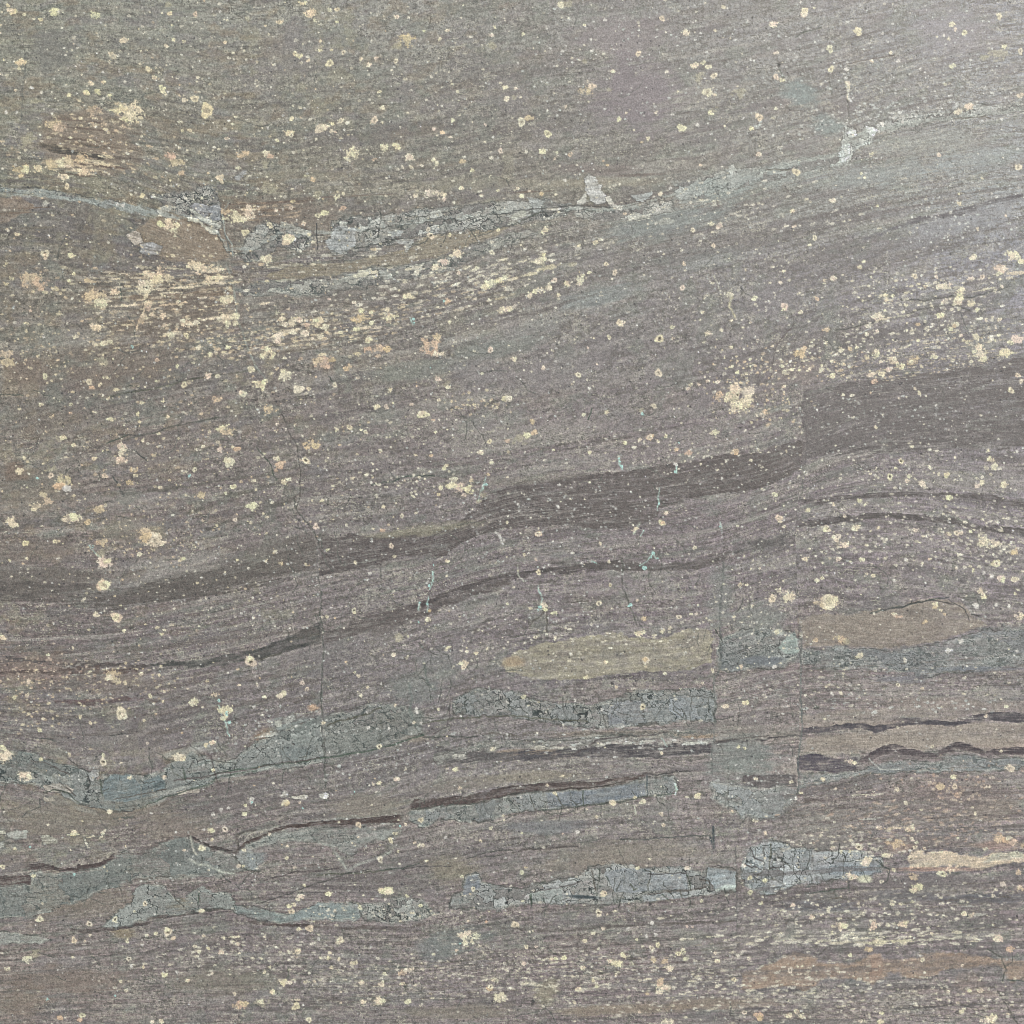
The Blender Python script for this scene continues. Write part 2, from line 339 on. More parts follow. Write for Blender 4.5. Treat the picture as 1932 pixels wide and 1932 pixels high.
poly([(1470,1822),(1500,1812),(1530,1812),(1530,1828),(1490,1832)], (146,122,104), .5, 4, 1.)
poly([(1800,1862),(1812,1838),(1835,1830),(1850,1850),(1880,1880),(1850,1885)], (136,116,104), .4, 5, 1.)
lens('beige_layer', 'pinkish beige layer above the upper black seam', [(1512,1352),(1600,1338),(1780,1332),(1860,1325),(2020,1322),(2020,1345),(1932,1342),(1860,1345),(1790,1358),(1700,1352),(1650,1368),(1560,1376),(1512,1378)], (133,121,113), .6, 4)
lens('beige_layer', 'pinkish beige layer between the two black seams', [(1520,1392),(1640,1384),(1700,1376),(1780,1378),(1860,1364),(2020,1362),(2020,1400),(1932,1402),(1870,1408),(1800,1400),(1740,1420),(1690,1404),(1640,1416),(1560,1425),(1518,1420)], (137,125,115), .75, 4)

# ---- dark layers
def dband(rows, col=DARK, a=.85, soft=3, warp=.8, streak=1.5, label=None, fade=12, part=True, h=0):
    band(rows, col, min(.97, a * 1.18), soft * .55, warp * 1.1, newpart(P_BAND, label) if part else 0, h, streak, fade)
dband([(603,1018,1088),(640,1014,1084),(700,1010,1066),(733,1007,1060),(780,1003,1054),(830,998,1050),(848,992,1040),(870,985,1028),(900,955,1010),(930,930,1000),(966,914,994),(1020,906,992),(1100,898,990),(1170,890,1000),(1235,880,984),(1245,876,962),(1300,868,945),(1350,860,932),(1400,852,926),(1440,848,918),(1462,840,908),(1490,836,890),(1512,830,880)], (78,71,70), .9, 4, 1, 3, 'broad charcoal layer climbing to the right across the middle')
dband([(1514,738,864),(1560,732,862),(1620,722,858),(1700,706,852),(1780,700,850),(1860,690,850),(1932,672,846),(2020,655,840)], (84,78,78), .8, 6, 1, 4, 'widest dark grey layer right of the upper fault', fade=5)
dband([(-90,1092,1140),(0,1096,1138),(120,1104,1138),(200,1112,1146),(270,1100,1142),(330,1086,1130),(420,1076,1118),(500,1056,1100),(560,1030,1085),(596,1020,1072)], (76,70,67), .72, 11, 1, 9, 'streaky dark brown layer left of the middle fault')
dband([(280,1254,1262),(340,1247,1258),(400,1238,1256),(450,1228,1250),(500,1218,1240),(550,1200,1228),(580,1186,1218),(606,1176,1214)], (68,66,64), .9, 4, .9, 4, 'thin dark layer ending at the middle fault')
dband([(-90,1243,1252),(0,1246,1253),(60,1244,1251),(150,1250,1256),(280,1254,1262)], (76,68,66), .75, 3, 1, 3, part=False)
dband([(-90,1266,1272),(0,1268,1274),(120,1262,1270),(260,1262,1270)], (78,66,62), .7, 3, 1, 3, part=False)
dband([(100,1318,1326),(180,1318,1328),(300,1316,1322)], (84,66,66), .55, 3, 1, 3, part=False)
dband([(612,1185,1212),(660,1174,1200),(700,1162,1190),(760,1146,1176),(800,1132,1160),(850,1112,1140),(900,1096,1120),(966,1082,1106)], (76,69,68), .72, 6, .9, 4)
dband([(780,1142,1148),(830,1122,1132),(880,1104,1114),(930,1090,1100),(985,1080,1092),(1060,1069,1080),(1120,1061,1072),(1170,1056,1072)], (66,60,60), .7, 2.5, .8, 1.5, 'thin black seam rising to the right')
dband([(1040,1056,1064),(1120,1062,1076),(1200,1062,1078),(1300,1058,1074),(1372,1040,1060)], (76,70,69), .7, 4, .9, 3)
dband([(1385,1024,1044),(1410,1018,1040),(1440,1012,1034),(1487,1002,1026)], (76,72,72), .7, 4, .8, 2)
dband([(1514,944,952),(1560,938,947),(1620,932,941),(1700,928,936),(1780,928,936),(1850,932,944),(1932,942,956),(2020,952,966)], (78,72,72), .8, 3.5, .8, 2.5)
dband([(1505,988,996),(1545,978,990),(1600,972,984),(1680,968,978),(1750,972,982),(1810,982,992),(1870,992,1004),(1932,1000,1014),(2020,1010,1026)], (76,70,70), .8, 3.5, .8, 2.5)
dband([(-90,1000,1004),(0,992,996),(60,986,990),(130,976,980)], (84,78,72), .4, 2, 1, 1, part=False)
dband([(1350,1398,1403),(1400,1394,1399),(1450,1391,1395),(1510,1386,1391)], (66,62,62), .9, 2.5, .8, 1, part=False)
dband([(1511,1376,1388),(1560,1370,1380),(1620,1366,1376),(1650,1370,1380),(1680,1366,1374),(1710,1356,1370),(1740,1354,1368),(1790,1362,1370),(1815,1362,1368),(1835,1350,1362),(1870,1344,1360),(1932,1344,1360),(2020,1342,1360)], (76,70,73), .88, 2.2, .6, 1.5, 'upper wavy black seam in the beige layers', fade=3, h=-.6)
dband([(1504,1428,1456),(1540,1424,1456),(1580,1430,1458),(1616,1430,1456)], (74,68,74), .85, 3, .6, 2, 'short thick black block at the left end of the lower seam', fade=3, h=-.5)
dband([(1616,1436,1446),(1640,1424,1440),(1665,1408,1424),(1690,1404,1422),(1715,1412,1426),(1740,1420,1430),(1765,1420,1428),(1790,1406,1420),(1810,1400,1412),(1830,1406,1418),(1860,1418,1428),(1885,1410,1424),(1932,1408,1424),(2020,1406,1424)], (72,64,66), .88, 2.4, .6, 1.8, 'lower wavy black seam in the beige layers', h=-.6)
dband([(1400,1463,1480),(1420,1462,1484),(1450,1460,1484),(1500,1464,1484)], (84,79,79), .85, 2.5, .7, 1.5, 'short dark block between two faults', fade=4)
dband([(-90,1651,1668),(0,1652,1668),(20,1651,1669),(58,1652,1669)], (74,64,62), .85, 2, .6, 1, 'black brown seam at the left edge', fade=3, h=-.4)
dband([(54,1632,1643),(80,1630,1642),(100,1633,1640),(110,1638,1644),(145,1640,1645),(150,1632,1643),(175,1632,1643),(200,1622,1634),(215,1610,1622)], (72,63,61), .8, 2, .8, 1.2, 'ragged black brown seam left of the pale stone', h=-.4)
dband([(262,1606,1613),(285,1596,1604),(300,1590,1598),(322,1577,1586)], (82,75,72), .7, 2.5, .8, 1)
dband([(355,1574,1578),(385,1588,1594),(400,1596,1602),(430,1604,1610),(445,1604,1608)], (66,60,58), .85, 1.6, .6, .6, h=-.3)
line([(440,1608),(449,1600),(449,1588),(446,1580),(462,1570),(483,1566)], 2.4, .8, (66,61,58), .5)
dband([(483,1606,1614),(500,1592,1600),(520,1574,1582),(545,1564,1572),(570,1564,1570),(620,1568,1574),(660,1562,1574),(700,1560,1572),(740,1556,1568),(756,1552,1564)], (68,58,56), .01, 2, .5, 1, part=False)
dband([(447,1600,1606),(462,1590,1598),(483,1580,1586),(500,1572,1580),(520,1562,1569),(545,1554,1561),(570,1553,1559),(620,1551,1558),(660,1547,1558),(700,1544,1556),(740,1540,1554),(757,1538,1552)], (70,60,57), .85, 1.8, .6, 1.2, 'thin black brown seam stepping up to the right', h=-.4)
dband([(772,1519,1527),(780,1508,1523),(830,1506,1521),(880,1500,1518),(920,1493,1508),(966,1484,1500),(1020,1479,1493),(1060,1477,1491),(1100,1474,1489),(1140,1472,1484),(1200,1466,1474),(1220,1458,1466)], (72,63,61), .85, 2, .6, 1.2, 'black brown seam over the blue grey blocks', h=-.4)
line([(1215,1460),(1240,1463),(1262,1460),(1278,1454),(1300,1456)], 1.8, .7, (66,62,62), .6)
line([(775,1526),(830,1522),(880,1518),(930,1508),(966,1500),(1020,1494),(1100,1487),(1180,1477)], 1.3, .8, (52,50,46), .6)
dband([(966,1414,1434),(1030,1414,1432),(1091,1412,1430),(1140,1404,1428),(1216,1402,1430),(1280,1404,1424),(1344,1404,1422)], (72,68,70), .95, 4, .8, 2, 'charcoal seam below a broken white line in the lower middle')
dband([(822,1404,1436),(870,1420,1440),(940,1418,1436),(970,1416,1434)], (78,74,74), .85, 4, .8, 3, part=False)
dband([(232,1660,1665),(265,1655,1662),(310,1653,1658),(350,1648,1654),(400,1645,1650),(440,1641,1646)], (72,64,60), .6, 1.8, .8, 1, h=-.3)
dband([(132,1750,1756),(160,1754,1760),(185,1750,1758),(237,1746,1753),(287,1739,1745)], (74,67,65), .8, 2.2, .7, 1.2)
dband([(275,1729,1735),(300,1726,1734),(350,1720,1728),(400,1712,1718),(430,1711,1716),(446,1716,1721)], (72,66,63), .75, 2, .7, 1)
dband([(470,1737,1743),(500,1738,1746),(540,1742,1750),(590,1744,1750)], (74,66,64), .8, 2.2, .7, 1.2)
dband([(595,1747,1752),(660,1747,1753),(720,1749,1754),(775,1747,1752),(800,1740,1745)], (84,76,74), .6, 2.5, .8, 1.5, part=False)
dband([(940,1749,1755),(1000,1751,1757),(1053,1752,1758),(1100,1747,1754),(1141,1741,1749),(1200,1742,1748),(1340,1739,1744),(1388,1738,1742)], (84,77,74), .65, 2.5, .8, 1.5)
dband([(78,268,278),(100,272,286),(130,280,292),(170,290,298),(195,294,300)], (70,64,57), .85, 3, .9, 2, 'short dark streak in the brown patch')
dband([(1630,450,456),(1660,438,446),(1700,424,434),(1740,408,420),(1790,398,410),(1860,380,388),(1932,362,370)], (84,82,86), .8, 4, .9, 2.5)
dband([(1540,655,660),(1600,640,645),(1650,620,626),(1720,600,604),(1790,570,574),(1850,560,566),(1932,545,548)], (96,92,94), .01, 2, .9, 1, part=False)

# ---- brecciated pale and blue grey veins: blocks parted by healed cracks
VEINS = []
def cells(s, cw, chh, seed, jit=.8, ang=-.12):
    """irregular blocks: returns id and gap to the border"""
    px = XS[s] + 5 * W2x[s]; py = YS[s] + 5 * W2y[s]
    ca, sa = math.cos(ang), math.sin(ang)
    u = (px * ca + py * sa) / cw; v = (-px * sa + py * ca) / chh
    ui = np.floor(u); vi = np.floor(v)
    d1 = np.full_like(u, 9); d2 = np.full_like(u, 9); idd = np.zeros(u.shape, np.int64)
    for a in (-1, 0, 1):
        for b in (-1, 0, 1):
            gx = ui + a; gy = vi + b
            hx = LAT[(gy.astype(int) * 7 + seed) & 511, (gx.astype(int) * 3 + seed) & 511]
            hy = LAT[(gy.astype(int) * 5 + 11 + seed) & 511, (gx.astype(int) * 11 + seed * 3) & 511]
            d = np.abs(u - gx - .5 - (hx - .5) * jit) + np.abs(v - gy - .5 - (hy - .5) * jit) * .9
            k = d < d1
            d2 = np.where(k, d1, np.minimum(d2, d)); idd = np.where(k, (gx.astype(np.int64) & 4095) * 4096 + (gy.astype(np.int64) & 4095), idd)
            d1 = np.minimum(d, d1)
    return idd, (d2 - d1) * min(cw, chh)
def vein(pts, col, a=.7, soft=3, cw=26, chh=12, seed=1, crack=.55, alt=None, label=None, vary=10, warp=1.0, gap=1.5, ang=-.12, nz=3, broken=0.0, piece=True):
    lab = newpart(P_VEIN, label)
    soft += 1.5; g_ = sum(col) / 3.0; col = (col[0] * .7 + g_ * .3 + 7, col[1] * .7 + g_ * .3 + 7, col[2] * .7 + g_ * .3 + 4)
    if alt: g_ = sum(alt) / 3.0; alt = (alt[0] * .7 + g_ * .3 + 3, alt[1] * .7 + g_ * .3 + 2, alt[2] * .7 + g_ * .3 - 2)
    s, m, sd = poly(pts, col, a, soft, warp, lab, 0, nz)
    idd, g = cells(s, cw, chh, seed, .8, ang)
    r1 = ((idd * 7919 + seed * 31) % 1009) / 1009.0
    r2 = ((idd * 104729 + seed * 17) % 997) / 997.0
    c = C[s]
    alt_ = np.asarray(alt if alt else [min(255, q + 14) for q in col], dtype=f4)
    w = (m / max(a, .01)) * sstep(.45, .75, r2).astype(f4) * .7
    c += (alt_ - c) * w[..., None]
    c += ((r1 - .5) * 1.7 * vary * (m / max(a, .01)))[..., None].astype(f4)
    if broken:
        q = (m / a) * (r1 < broken) * .6
        c += (np.asarray((108,104,99), dtype=f4) - c) * q[..., None].astype(f4)
    e = np.exp(-(g / gap) ** 2) * (m / max(a, .01)) * min(1, crack * 1.25) * np.clip(.85 + N20[s] * 1.5, .1, 1.2)
    c += (np.asarray((58, 64, 60), dtype=f4) - c) * e[..., None].astype(f4)
    c += (6 * N3[s] * m)[..., None]
    rim = np.exp(-((sd - 2.2) / 1.8) ** 2) * sstep(-.15, .35, N20[s] + .5 * NM_[s]) * .5 * min(1, a * 1.3)
    c += (np.asarray((160, 158, 146), dtype=f4) - c) * rim[..., None]
    rim = np.exp(-((sd + .6) / 1.3) ** 2) * sstep(-.2, .3, -N20[s] + .6 * N8[s]) * .62 * min(1, a * 1.3)
    c += (np.asarray((66, 66, 60), dtype=f4) - c) * rim[..., None]
    H[s] -= 1.2 * rim
    H[s] -= (1.0 * e).astype(f4)
    _, gg = cells(s, cw * .42, chh * .55, seed + 3, .9, ang)
    e2 = np.exp(-(gg / 1.0) ** 2) * (m / max(a, .01)) * crack * .7 * sstep(-.15, .3, N20[s] + N8[s])
    c += (np.asarray((64, 69, 65), dtype=f4) - c) * e2[..., None].astype(f4)
    if piece:
        VEINS.append((lab, s, idd, m > a * .5))
def chip(tc, tr, pts, col=(150,149,144), a=.8, soft=2.0, nz=3.5, label=None, h=.5):
    col = tuple(q + 12 for q in col)
    p = [(tc * 483 + q[0] / 4, tr * 483 + q[1] / 4) for q in pts]
    s, m, sd = poly(p, col, a, soft, .45, newpart('pale_chip', label), h, nz)
    C[s] += ((N8[s] * 14 + NF[s] * 12 + N3[s] * 9) * m)[..., None]
    e = np.exp(-((sd + .5) / 1.4) ** 2) * .42 * sstep(-.3, .3, N20[s] + N8[s])
    C[s] += (np.asarray((78, 78, 74), dtype=f4) - C[s]) * (e * (sd < 0.4))[..., None]

vein([(628,418),(660,408),(700,412),(740,405),(780,398),(830,392),(880,388),(930,382),(966,378),(1000,384),(1020,372),(1050,385),(1090,392),(1060,405),(1010,412),(966,424),(940,430),(880,436),(830,440),(785,448),(740,462),(700,470),(660,480),(630,474),(622,450)], (126,130,128), .6, 4, 22, 9, 3, .7, (156,158,152), 'crackled silver grey vein across the upper left', 22, nz=4, broken=.28)
vein([(483,424),(505,412),(530,424),(570,430),(596,444),(590,462),(560,474),(520,466),(500,485),(470,492),(450,478),(462,455)], (120,121,117), .6, 4, 20, 9, 5, .6, (150,150,142), None, 20, broken=.35)
vein([(445,545),(500,530),(560,528),(620,526),(680,510),(740,500),(790,500),(840,488),(880,470),(930,452),(966,440),(1000,432),(1010,440),(970,458),(900,485),(860,505),(800,520),(740,534),(660,545),(600,560),(540,552),(470,560)], (124,127,122), .5, 5, 34, 7, 8, .45, (150,150,138), 'thin grey vein under the olive lens', 16, broken=.3)
vein([(1080,390),(1130,398),(1180,392),(1230,382),(1270,378),(1265,398),(1210,412),(1150,418),(1090,408)], (124,128,126), .5, 4, 18, 8, 12, .5, (158,158,150), None, 18, broken=.45)
vein([(1270,345),(1320,338),(1380,322),(1430,318),(1480,305),(1540,298),(1600,285),(1600,310),(1540,318),(1470,335),(1400,352),(1330,375),(1270,380)], (128,137,135), .5, 6, 24, 9, 14, .35, (150,156,152), 'pale greenish vein fading to the right', 16, broken=.3)
vein([(1582,305),(1586,262),(1596,240),(1610,238),(1618,250),(1630,236),(1652,240),(1650,262),(1640,272),(1615,285),(1600,308)], (148,157,154), .75, 3, 15, 13, 17, .45, (172,176,170), 'pale mint green broken vein in the upper right', 16, gap=1.4)
vein([(1650,250),(1655,228),(1700,218),(1740,212),(1790,208),(1840,196),(1880,200),(1932,192),(2020,184),(2020,206),(1932,212),(1880,214),(1830,222),(1760,226),(1730,246),(1690,244)], (142,147,144), .55, 4, 15, 8, 19, .45, (166,168,162), None, 20, broken=.4)
vein([(860,1318),(900,1300),(966,1300),(1000,1318),(1060,1330),(1125,1328),(1150,1322),(1200,1306),(1260,1302),(1330,1296),(1350,1306),(1346,1360),(1280,1362),(1216,1366),(1150,1374),(1090,1368),(1040,1362),(966,1352),(900,1354),(862,1350),(855,1335)], (108,113,112), .7, 3, 21, 13, 23, .75, (116,122,124), 'blue grey vein of upright blocks under the tan lens', 8, ang=0.02)
vein([(1152,1328),(1170,1324),(1214,1320),(1218,1364),(1180,1370),(1148,1370)], (110,114,123), .8, 2, 36, 26, 29, .5, (114,119,128), None, 4, piece=False)
vein([(1214,1320),(1300,1312),(1346,1318),(1345,1356),(1216,1364)], (113,121,128), .5, 3, 26, 30, 31, .6, None, None, 4, piece=False)
vein([(1510,1226),(1600,1224),(1700,1226),(1760,1218),(1800,1208),(1850,1192),(1890,1186),(1932,1184),(2020,1180),(2020,1250),(1932,1256),(1860,1264),(1760,1270),(1740,1276),(1640,1262),(1560,1262),(1512,1256)], (117,122,124), .75, 5, 60, 7, 37, .35, (110,113,118), 'layered blue grey vein at the right edge', 8, nz=5)
vein([(1352,1240),(1356,1208),(1400,1186),(1449,1184),(1462,1188),(1472,1186),(1484,1192),(1496,1196),(1504,1206),(1505,1225),(1508,1240),(1494,1244),(1480,1262),(1440,1262),(1380,1264),(1356,1262)], (113,118,118), .75, 3, 48, 9, 41, .4, (104,109,113), 'grey green block between two faults', 8)
zone(1440, 1246, 50, 10, (90,95,102), .7); zone(1700, 1280, 60, 10, (98,98,106), .6); zone(1850, 1262, 110, 6, (96,98,106), .6)
poly([(1486,1200),(1498,1196),(1504,1206),(1505,1232),(1496,1236),(1478,1232),(1468,1222),(1478,1212)], (142,154,148), .75, 2.5, .6, newpart('pale_chip', 'mint green chip on the corner of the fault block'), .3, 1.5)
zone(1469, 1193, 12, 7, (170,174,166), .7)
vein([(-90,1415),(0,1420),(40,1416),(75,1425),(120,1442),(160,1450),(185,1470),(195,1462),(250,1460),(310,1452),(330,1432),(360,1416),(420,1440),(483,1400),(505,1395),(520,1380),(560,1365),(608,1352),(612,1436),(560,1446),(483,1456),(430,1466),(392,1482),(340,1496),(310,1502),(268,1526),(215,1532),(170,1518),(140,1508),(100,1488),(60,1480),(0,1476),(-90,1474)], (99,107,106), .8, 3, 44, 22, 47, .6, (112,118,116), 'wide dark green grey breccia vein in the lower left', 12, ang=.15, nz=4)
poly([(192,1490),(196,1468),(215,1460),(245,1462),(264,1480),(266,1508),(240,1512),(196,1510)], (98,108,110), .9, 2.5, .6, newpart('pale_chip', 'smooth round blue grey pebble in the green breccia'), 0, 1)
poly([(264,1475),(300,1462),(312,1470),(312,1484),(290,1500),(268,1506)], (90,101,104), .7, 2.5, .6)
for z in [(350,1420,50,10,(150,152,146),.5,-.2),(385,1405,30,8,(146,150,144),.4,-.2),(460,1455,90,5,(150,152,146),.5,-.1),(330,1490,50,5,(146,146,138),.6,-.25),(300,1512,30,5,(140,144,138),.5,-.4),(530,1365,24,12,(140,146,142),.5),(440,1470,60,5,(140,134,124),.5,-.1),
          (60,1508,26,5,(140,134,124),.5,.3),(110,1510,40,10,(120,116,108),.5,.2),(160,1528,30,6,(128,126,118),.5,.3),(560,1420,40,16,(96,104,104),.6),(5,1420,26,6,(170,164,140),.5)]: zone(*z)
vein([(612,1352),(660,1345),(700,1325),(760,1330),(800,1345),(800,1385),(760,1396),(700,1412),(640,1434),(614,1438)], (102,108,104), .55, 6, 34, 14, 53, .4, (112,117,112), None, 8, ang=-.25, piece=False)
vein([(-90,1672),(0,1670),(58,1670),(60,1648),(90,1645),(112,1650),(145,1648),(190,1642),(212,1624),(235,1608),(262,1616),(300,1600),(330,1582),(352,1580),(400,1605),(440,1614),(470,1640),(420,1650),(340,1655),(262,1660),(228,1672),(200,1680),(130,1706),(60,1730),(-90,1734)], (103,107,103), .72, 4, 40, 20, 59, .35, (98,107,105), 'dull green grey vein at the lower left edge', 8, nz=5)
vein([(258,1680),(266,1670),(284,1668),(310,1674),(330,1692),(346,1696),(372,1676),(386,1674),(400,1680),(430,1682),(442,1700),(448,1722),(430,1716),(400,1712),(352,1722),(300,1730),(270,1738),(230,1750),(190,1752),(222,1720),(250,1700)], (109,114,112), .8, 2.5, 40, 26, 61, .55, (128,134,130), 'grey green vein with two upright cracks', 10)
vein([(-90,1762),(0,1760),(46,1762),(90,1770),(100,1774),(82,1778),(60,1780),(0,1784),(-90,1786)], (122,123,117), .9, 2, 60, 20, 63, .2, None, 'pale grey sliver at the left edge', 4, nz=1)
vein([(440,1710),(483,1712),(540,1724),(583,1714),(600,1706),(672,1704),(684,1714),(680,1734),(640,1736),(590,1733),(540,1740),(483,1736),(450,1726)], (101,113,114), .85, 2.5, 90, 30, 67, .25, None, 'smooth teal grey lens', 4, nz=2)
vein([(676,1706),(720,1704),(760,1696),(800,1700),(812,1716),(825,1722),(790,1736),(740,1742),(690,1736),(680,1722)], (113,118,113), .6, 4, 15, 11, 71, .6, (144,148,142), 'patchy pale vein right of the teal lens', 14, broken=.2)
vein([(846,1702),(855,1686),(868,1678),(876,1655),(884,1648),(904,1646),(908,1662),(940,1672),(966,1676),(1000,1672),(1030,1664),(1096,1652),(1110,1636),(1160,1630),(1220,1636),(1296,1638),(1325,1648),(1333,1634),(1388,1640),(1389,1682),(1340,1686),(1300,1694),(1216,1700),(1140,1706),(1096,1706),(1003,1704),(940,1714),(880,1716),(850,1712)], (118,123,122), .72, 3, 30, 17, 73, .7, (138,143,144), 'blue grey blocky vein in the lower middle', 18, ang=-.02, nz=3, broken=.15)
poly([(872,1672),(884,1652),(902,1650),(906,1674),(890,1684),(874,1690)], (104,109,118), .8, 3, .6, 0)
for pts, c_ in [([(1140,1644),(1180,1638),(1226,1638),(1222,1680),(1190,1684),(1160,1682),(1144,1660)], (120,125,130)), ([(1226,1644),(1240,1648),(1296,1648),(1298,1678),(1222,1680)], (138,143,148)), ([(1210,1688),(1296,1678),(1298,1694),(1216,1702)], (140,145,148)), ([(1328,1664),(1336,1636),(1388,1644),(1387,1674),(1350,1676)], (140,149,154)), ([(1001,1684),(1060,1676),(1062,1698),(1002,1700)], (126,132,128)), ([(1370,1668),(1388,1670),(1388,1680),(1350,1680)], (164,172,166))]:
    poly(pts, c_, .7, 2, .35, newpart('pale_chip'), .3, 1)
vein([(1398,1650),(1402,1625),(1418,1600),(1440,1586),(1470,1584),(1490,1598),(1540,1606),(1600,1606),(1650,1612),(1668,1620),(1662,1648),(1620,1655),(1560,1664),(1500,1668),(1450,1690),(1420,1680),(1404,1664)], (126,134,141), .8, 3, 26, 20, 79, .65, (146,154,158), 'pale blue grey vein meeting the pink layer', 16, nz=4)
zone(1600, 1640, 70, 14, (112,122,132), .5); zone(1430, 1620, 30, 34, (152,160,164), .4); zone(1632, 1658, 16, 8, (182,182,158), .8)
vein([(773,1527),(830,1523),(880,1519),(930,1510),(966,1502),(1020,1496),(1100,1491),(1180,1480),(1218,1468),(1272,1466),(1280,1484),(1270,1500),(1216,1504),(1160,1512),(1090,1522),(1030,1528),(966,1534),(930,1546),(880,1552),(830,1545),(800,1560),(776,1545)], (106,112,111), .75, 3, 22, 22, 83, .6, (113,118,120), 'blue grey vein of upright blocks under the black brown seam', 10, ang=-.05, nz=3)
poly([(1030,1496),(1100,1492),(1180,1482),(1216,1478),(1216,1502),(1150,1512),(1090,1520),(1034,1526)], (106,112,122), .6, 3, .5)
vein([(1340,1476),(1400,1484),(1505,1484),(1508,1498),(1490,1520),(1460,1545),(1400,1540),(1350,1510)], (121,128,128), .65, 7, 40, 22, 87, .35, (136,143,146), 'pale patch below the short dark block', 12)
vein([(1506,1460),(1560,1460),(1616,1458),(1650,1444),(1700,1436),(1760,1438),(1800,1426),(1830,1424),(1870,1434),(1932,1430),(2020,1428),(2020,1446),(1932,1448),(1860,1456),(1750,1456),(1650,1458),(1560,1476),(1510,1486)], (122,128,130), .7, 4, 50, 6, 89, .3, (112,116,120), None, 8)
vein([(452,1602),(483,1586),(520,1570),(560,1566),(600,1562),(680,1564),(730,1566),(760,1566),(720,1584),(692,1590),(660,1614),(640,1600),(612,1590),(560,1582),(510,1590),(470,1604)], (115,119,116), .7, 4, 44, 12, 91, .3, (128,131,126), 'grey vein with a downward point under the thin seam', 8)
line([(600,1590),(625,1595),(657,1643),(680,1628),(720,1616),(735,1606)], 3, .5, (146,148,140), .5, 0)
zone(483,1620,24,16,(110,117,117),.7)
vein([(440,1612),(450,1600),(470,1605),(483,1612),(483,1640),(452,1640)], (112,118,119), .7, 3, 30, 30, 93, .2, None, None, 4, piece=False)
dband([(1352,1468,1473),(1400,1462,1466)], (84,80,80), .01, 2, .9, 1, part=False)

vein([(-90,346),(0,350),(70,356),(140,366),(200,378),(260,390),(300,396),(296,402),(240,396),(160,382),(70,368),(0,362),(-90,358)], (122,126,122), .6, 3, 24, 6, 97, .4, (136,140,134), None, 12, broken=.25)
vein([(300,372),(345,362),(400,352),(415,380),(425,420),(408,440),(360,412),(310,398)], (120,122,120), .5, 4, 14, 10, 99, .6, (146,146,138), None, 18, broken=.4)
vein([(820,1428),(900,1404),(966,1396),(1040,1392),(1120,1384),(1216,1380),(1340,1376),(1340,1388),(1216,1392),(1120,1398),(1040,1404),(966,1408),(900,1414),(830,1440)], (120,119,112), .4, 4, 24, 5, 101, .3, (136,134,126), None, 10, broken=.3, piece=False)
zone(800,1000,120,14,(128,122,100),.55,-.12); zone(1000,905,120,10,(122,116,104),.4,-.1)
dband([(600,700,703),(700,672,676),(850,630,634),(1000,590,594),(1150,545,549)], (80,74,72), .4, 2.5, 1, 2.5, part=False)
dband([(240,930,935),(400,905,912),(560,880,886)], (80,76,70), .45, 3, 1, 3, part=False)
dband([(380,1000,1010),(480,960,972),(560,930,942)], (78,74,70), .55, 5, 1, 5, part=False)
dband([(350,965,975),(450,925,937),(540,900,908)], (80,76,70), .5, 5, 1, 5, part=False)
dband([(820,880,884),(1000,860,864),(1150,830,834),(1300,800,803)], (82,76,74), .5, 3, 1, 3, part=False)
dband([(1150,600,606),(1300,555,561),(1450,520,526)], (88,84,82), .5, 4, 1, 4, part=False)
dband([(1250,700,706),(1400,668,674),(1500,640,646)], (86,80,80), .5, 4, 1, 4, part=False)
dband([(1300,660,664),(1450,628,632),(1600,590,595)], (86,80,80), .5, 3, 1, 3, part=False)
dband([(900,1385,1388),(1050,1384,1387),(1200,1381,1384)], (84,78,74), .5, 2, .8, 2, part=False)
for yy_ in (1640,1672,1702,1730,1760,1792,1825,1860,1895):
    dband([(1400,yy_+8,yy_+14),(1550,yy_,yy_+7),(1750,yy_-3,yy_+4),(1932,yy_-10,yy_-3)], (82,76,76), .38, 4, 1, 6, part=False)
for yy_ in (1500,1518,1540,1562,1580):
    dband([(1520,yy_+8,yy_+12),(1650,yy_+4,yy_+9),(1800,yy_,yy_+5),(1932,yy_-8,yy_-3)], (88,78,76), .42, 4, 1, 5, part=False)
for yy_ in (1225,1300,1325,1350,1385):
    dband([(-60,yy_+2,yy_+8),(150,yy_,yy_+6),(300,yy_-6,yy_),(480,yy_-26,yy_-20),(600,yy_-40,yy_-34)], (84,76,73), .4, 4, 1, 6, part=False)
_cv = [(0,360),(100,368),(200,384),(300,402),(400,428),(430,470),(470,470),(520,445),(600,440),(680,430),(760,420),(840,412),(920,402),(966,396),(1040,392),(1120,394),(1200,388),(1270,366),(1350,345),(1430,326),(1500,306),(1570,292),(1600,262),(1640,246),(1700,232),(1780,222),(1860,212),(1932,204)]
band([(x_, y_ - 4, y_ + 5) for x_, y_ in _cv], (142, 146, 140), .6, 3, 1.3, newpart('pale_thread', 'thin broken pale thread of vein rising to the right'), 0, 5, 10)
line([(x_, y_ + 6) for x_, y_ in _cv[4:16]], 1.3, .6, (68, 70, 66), 1.2)
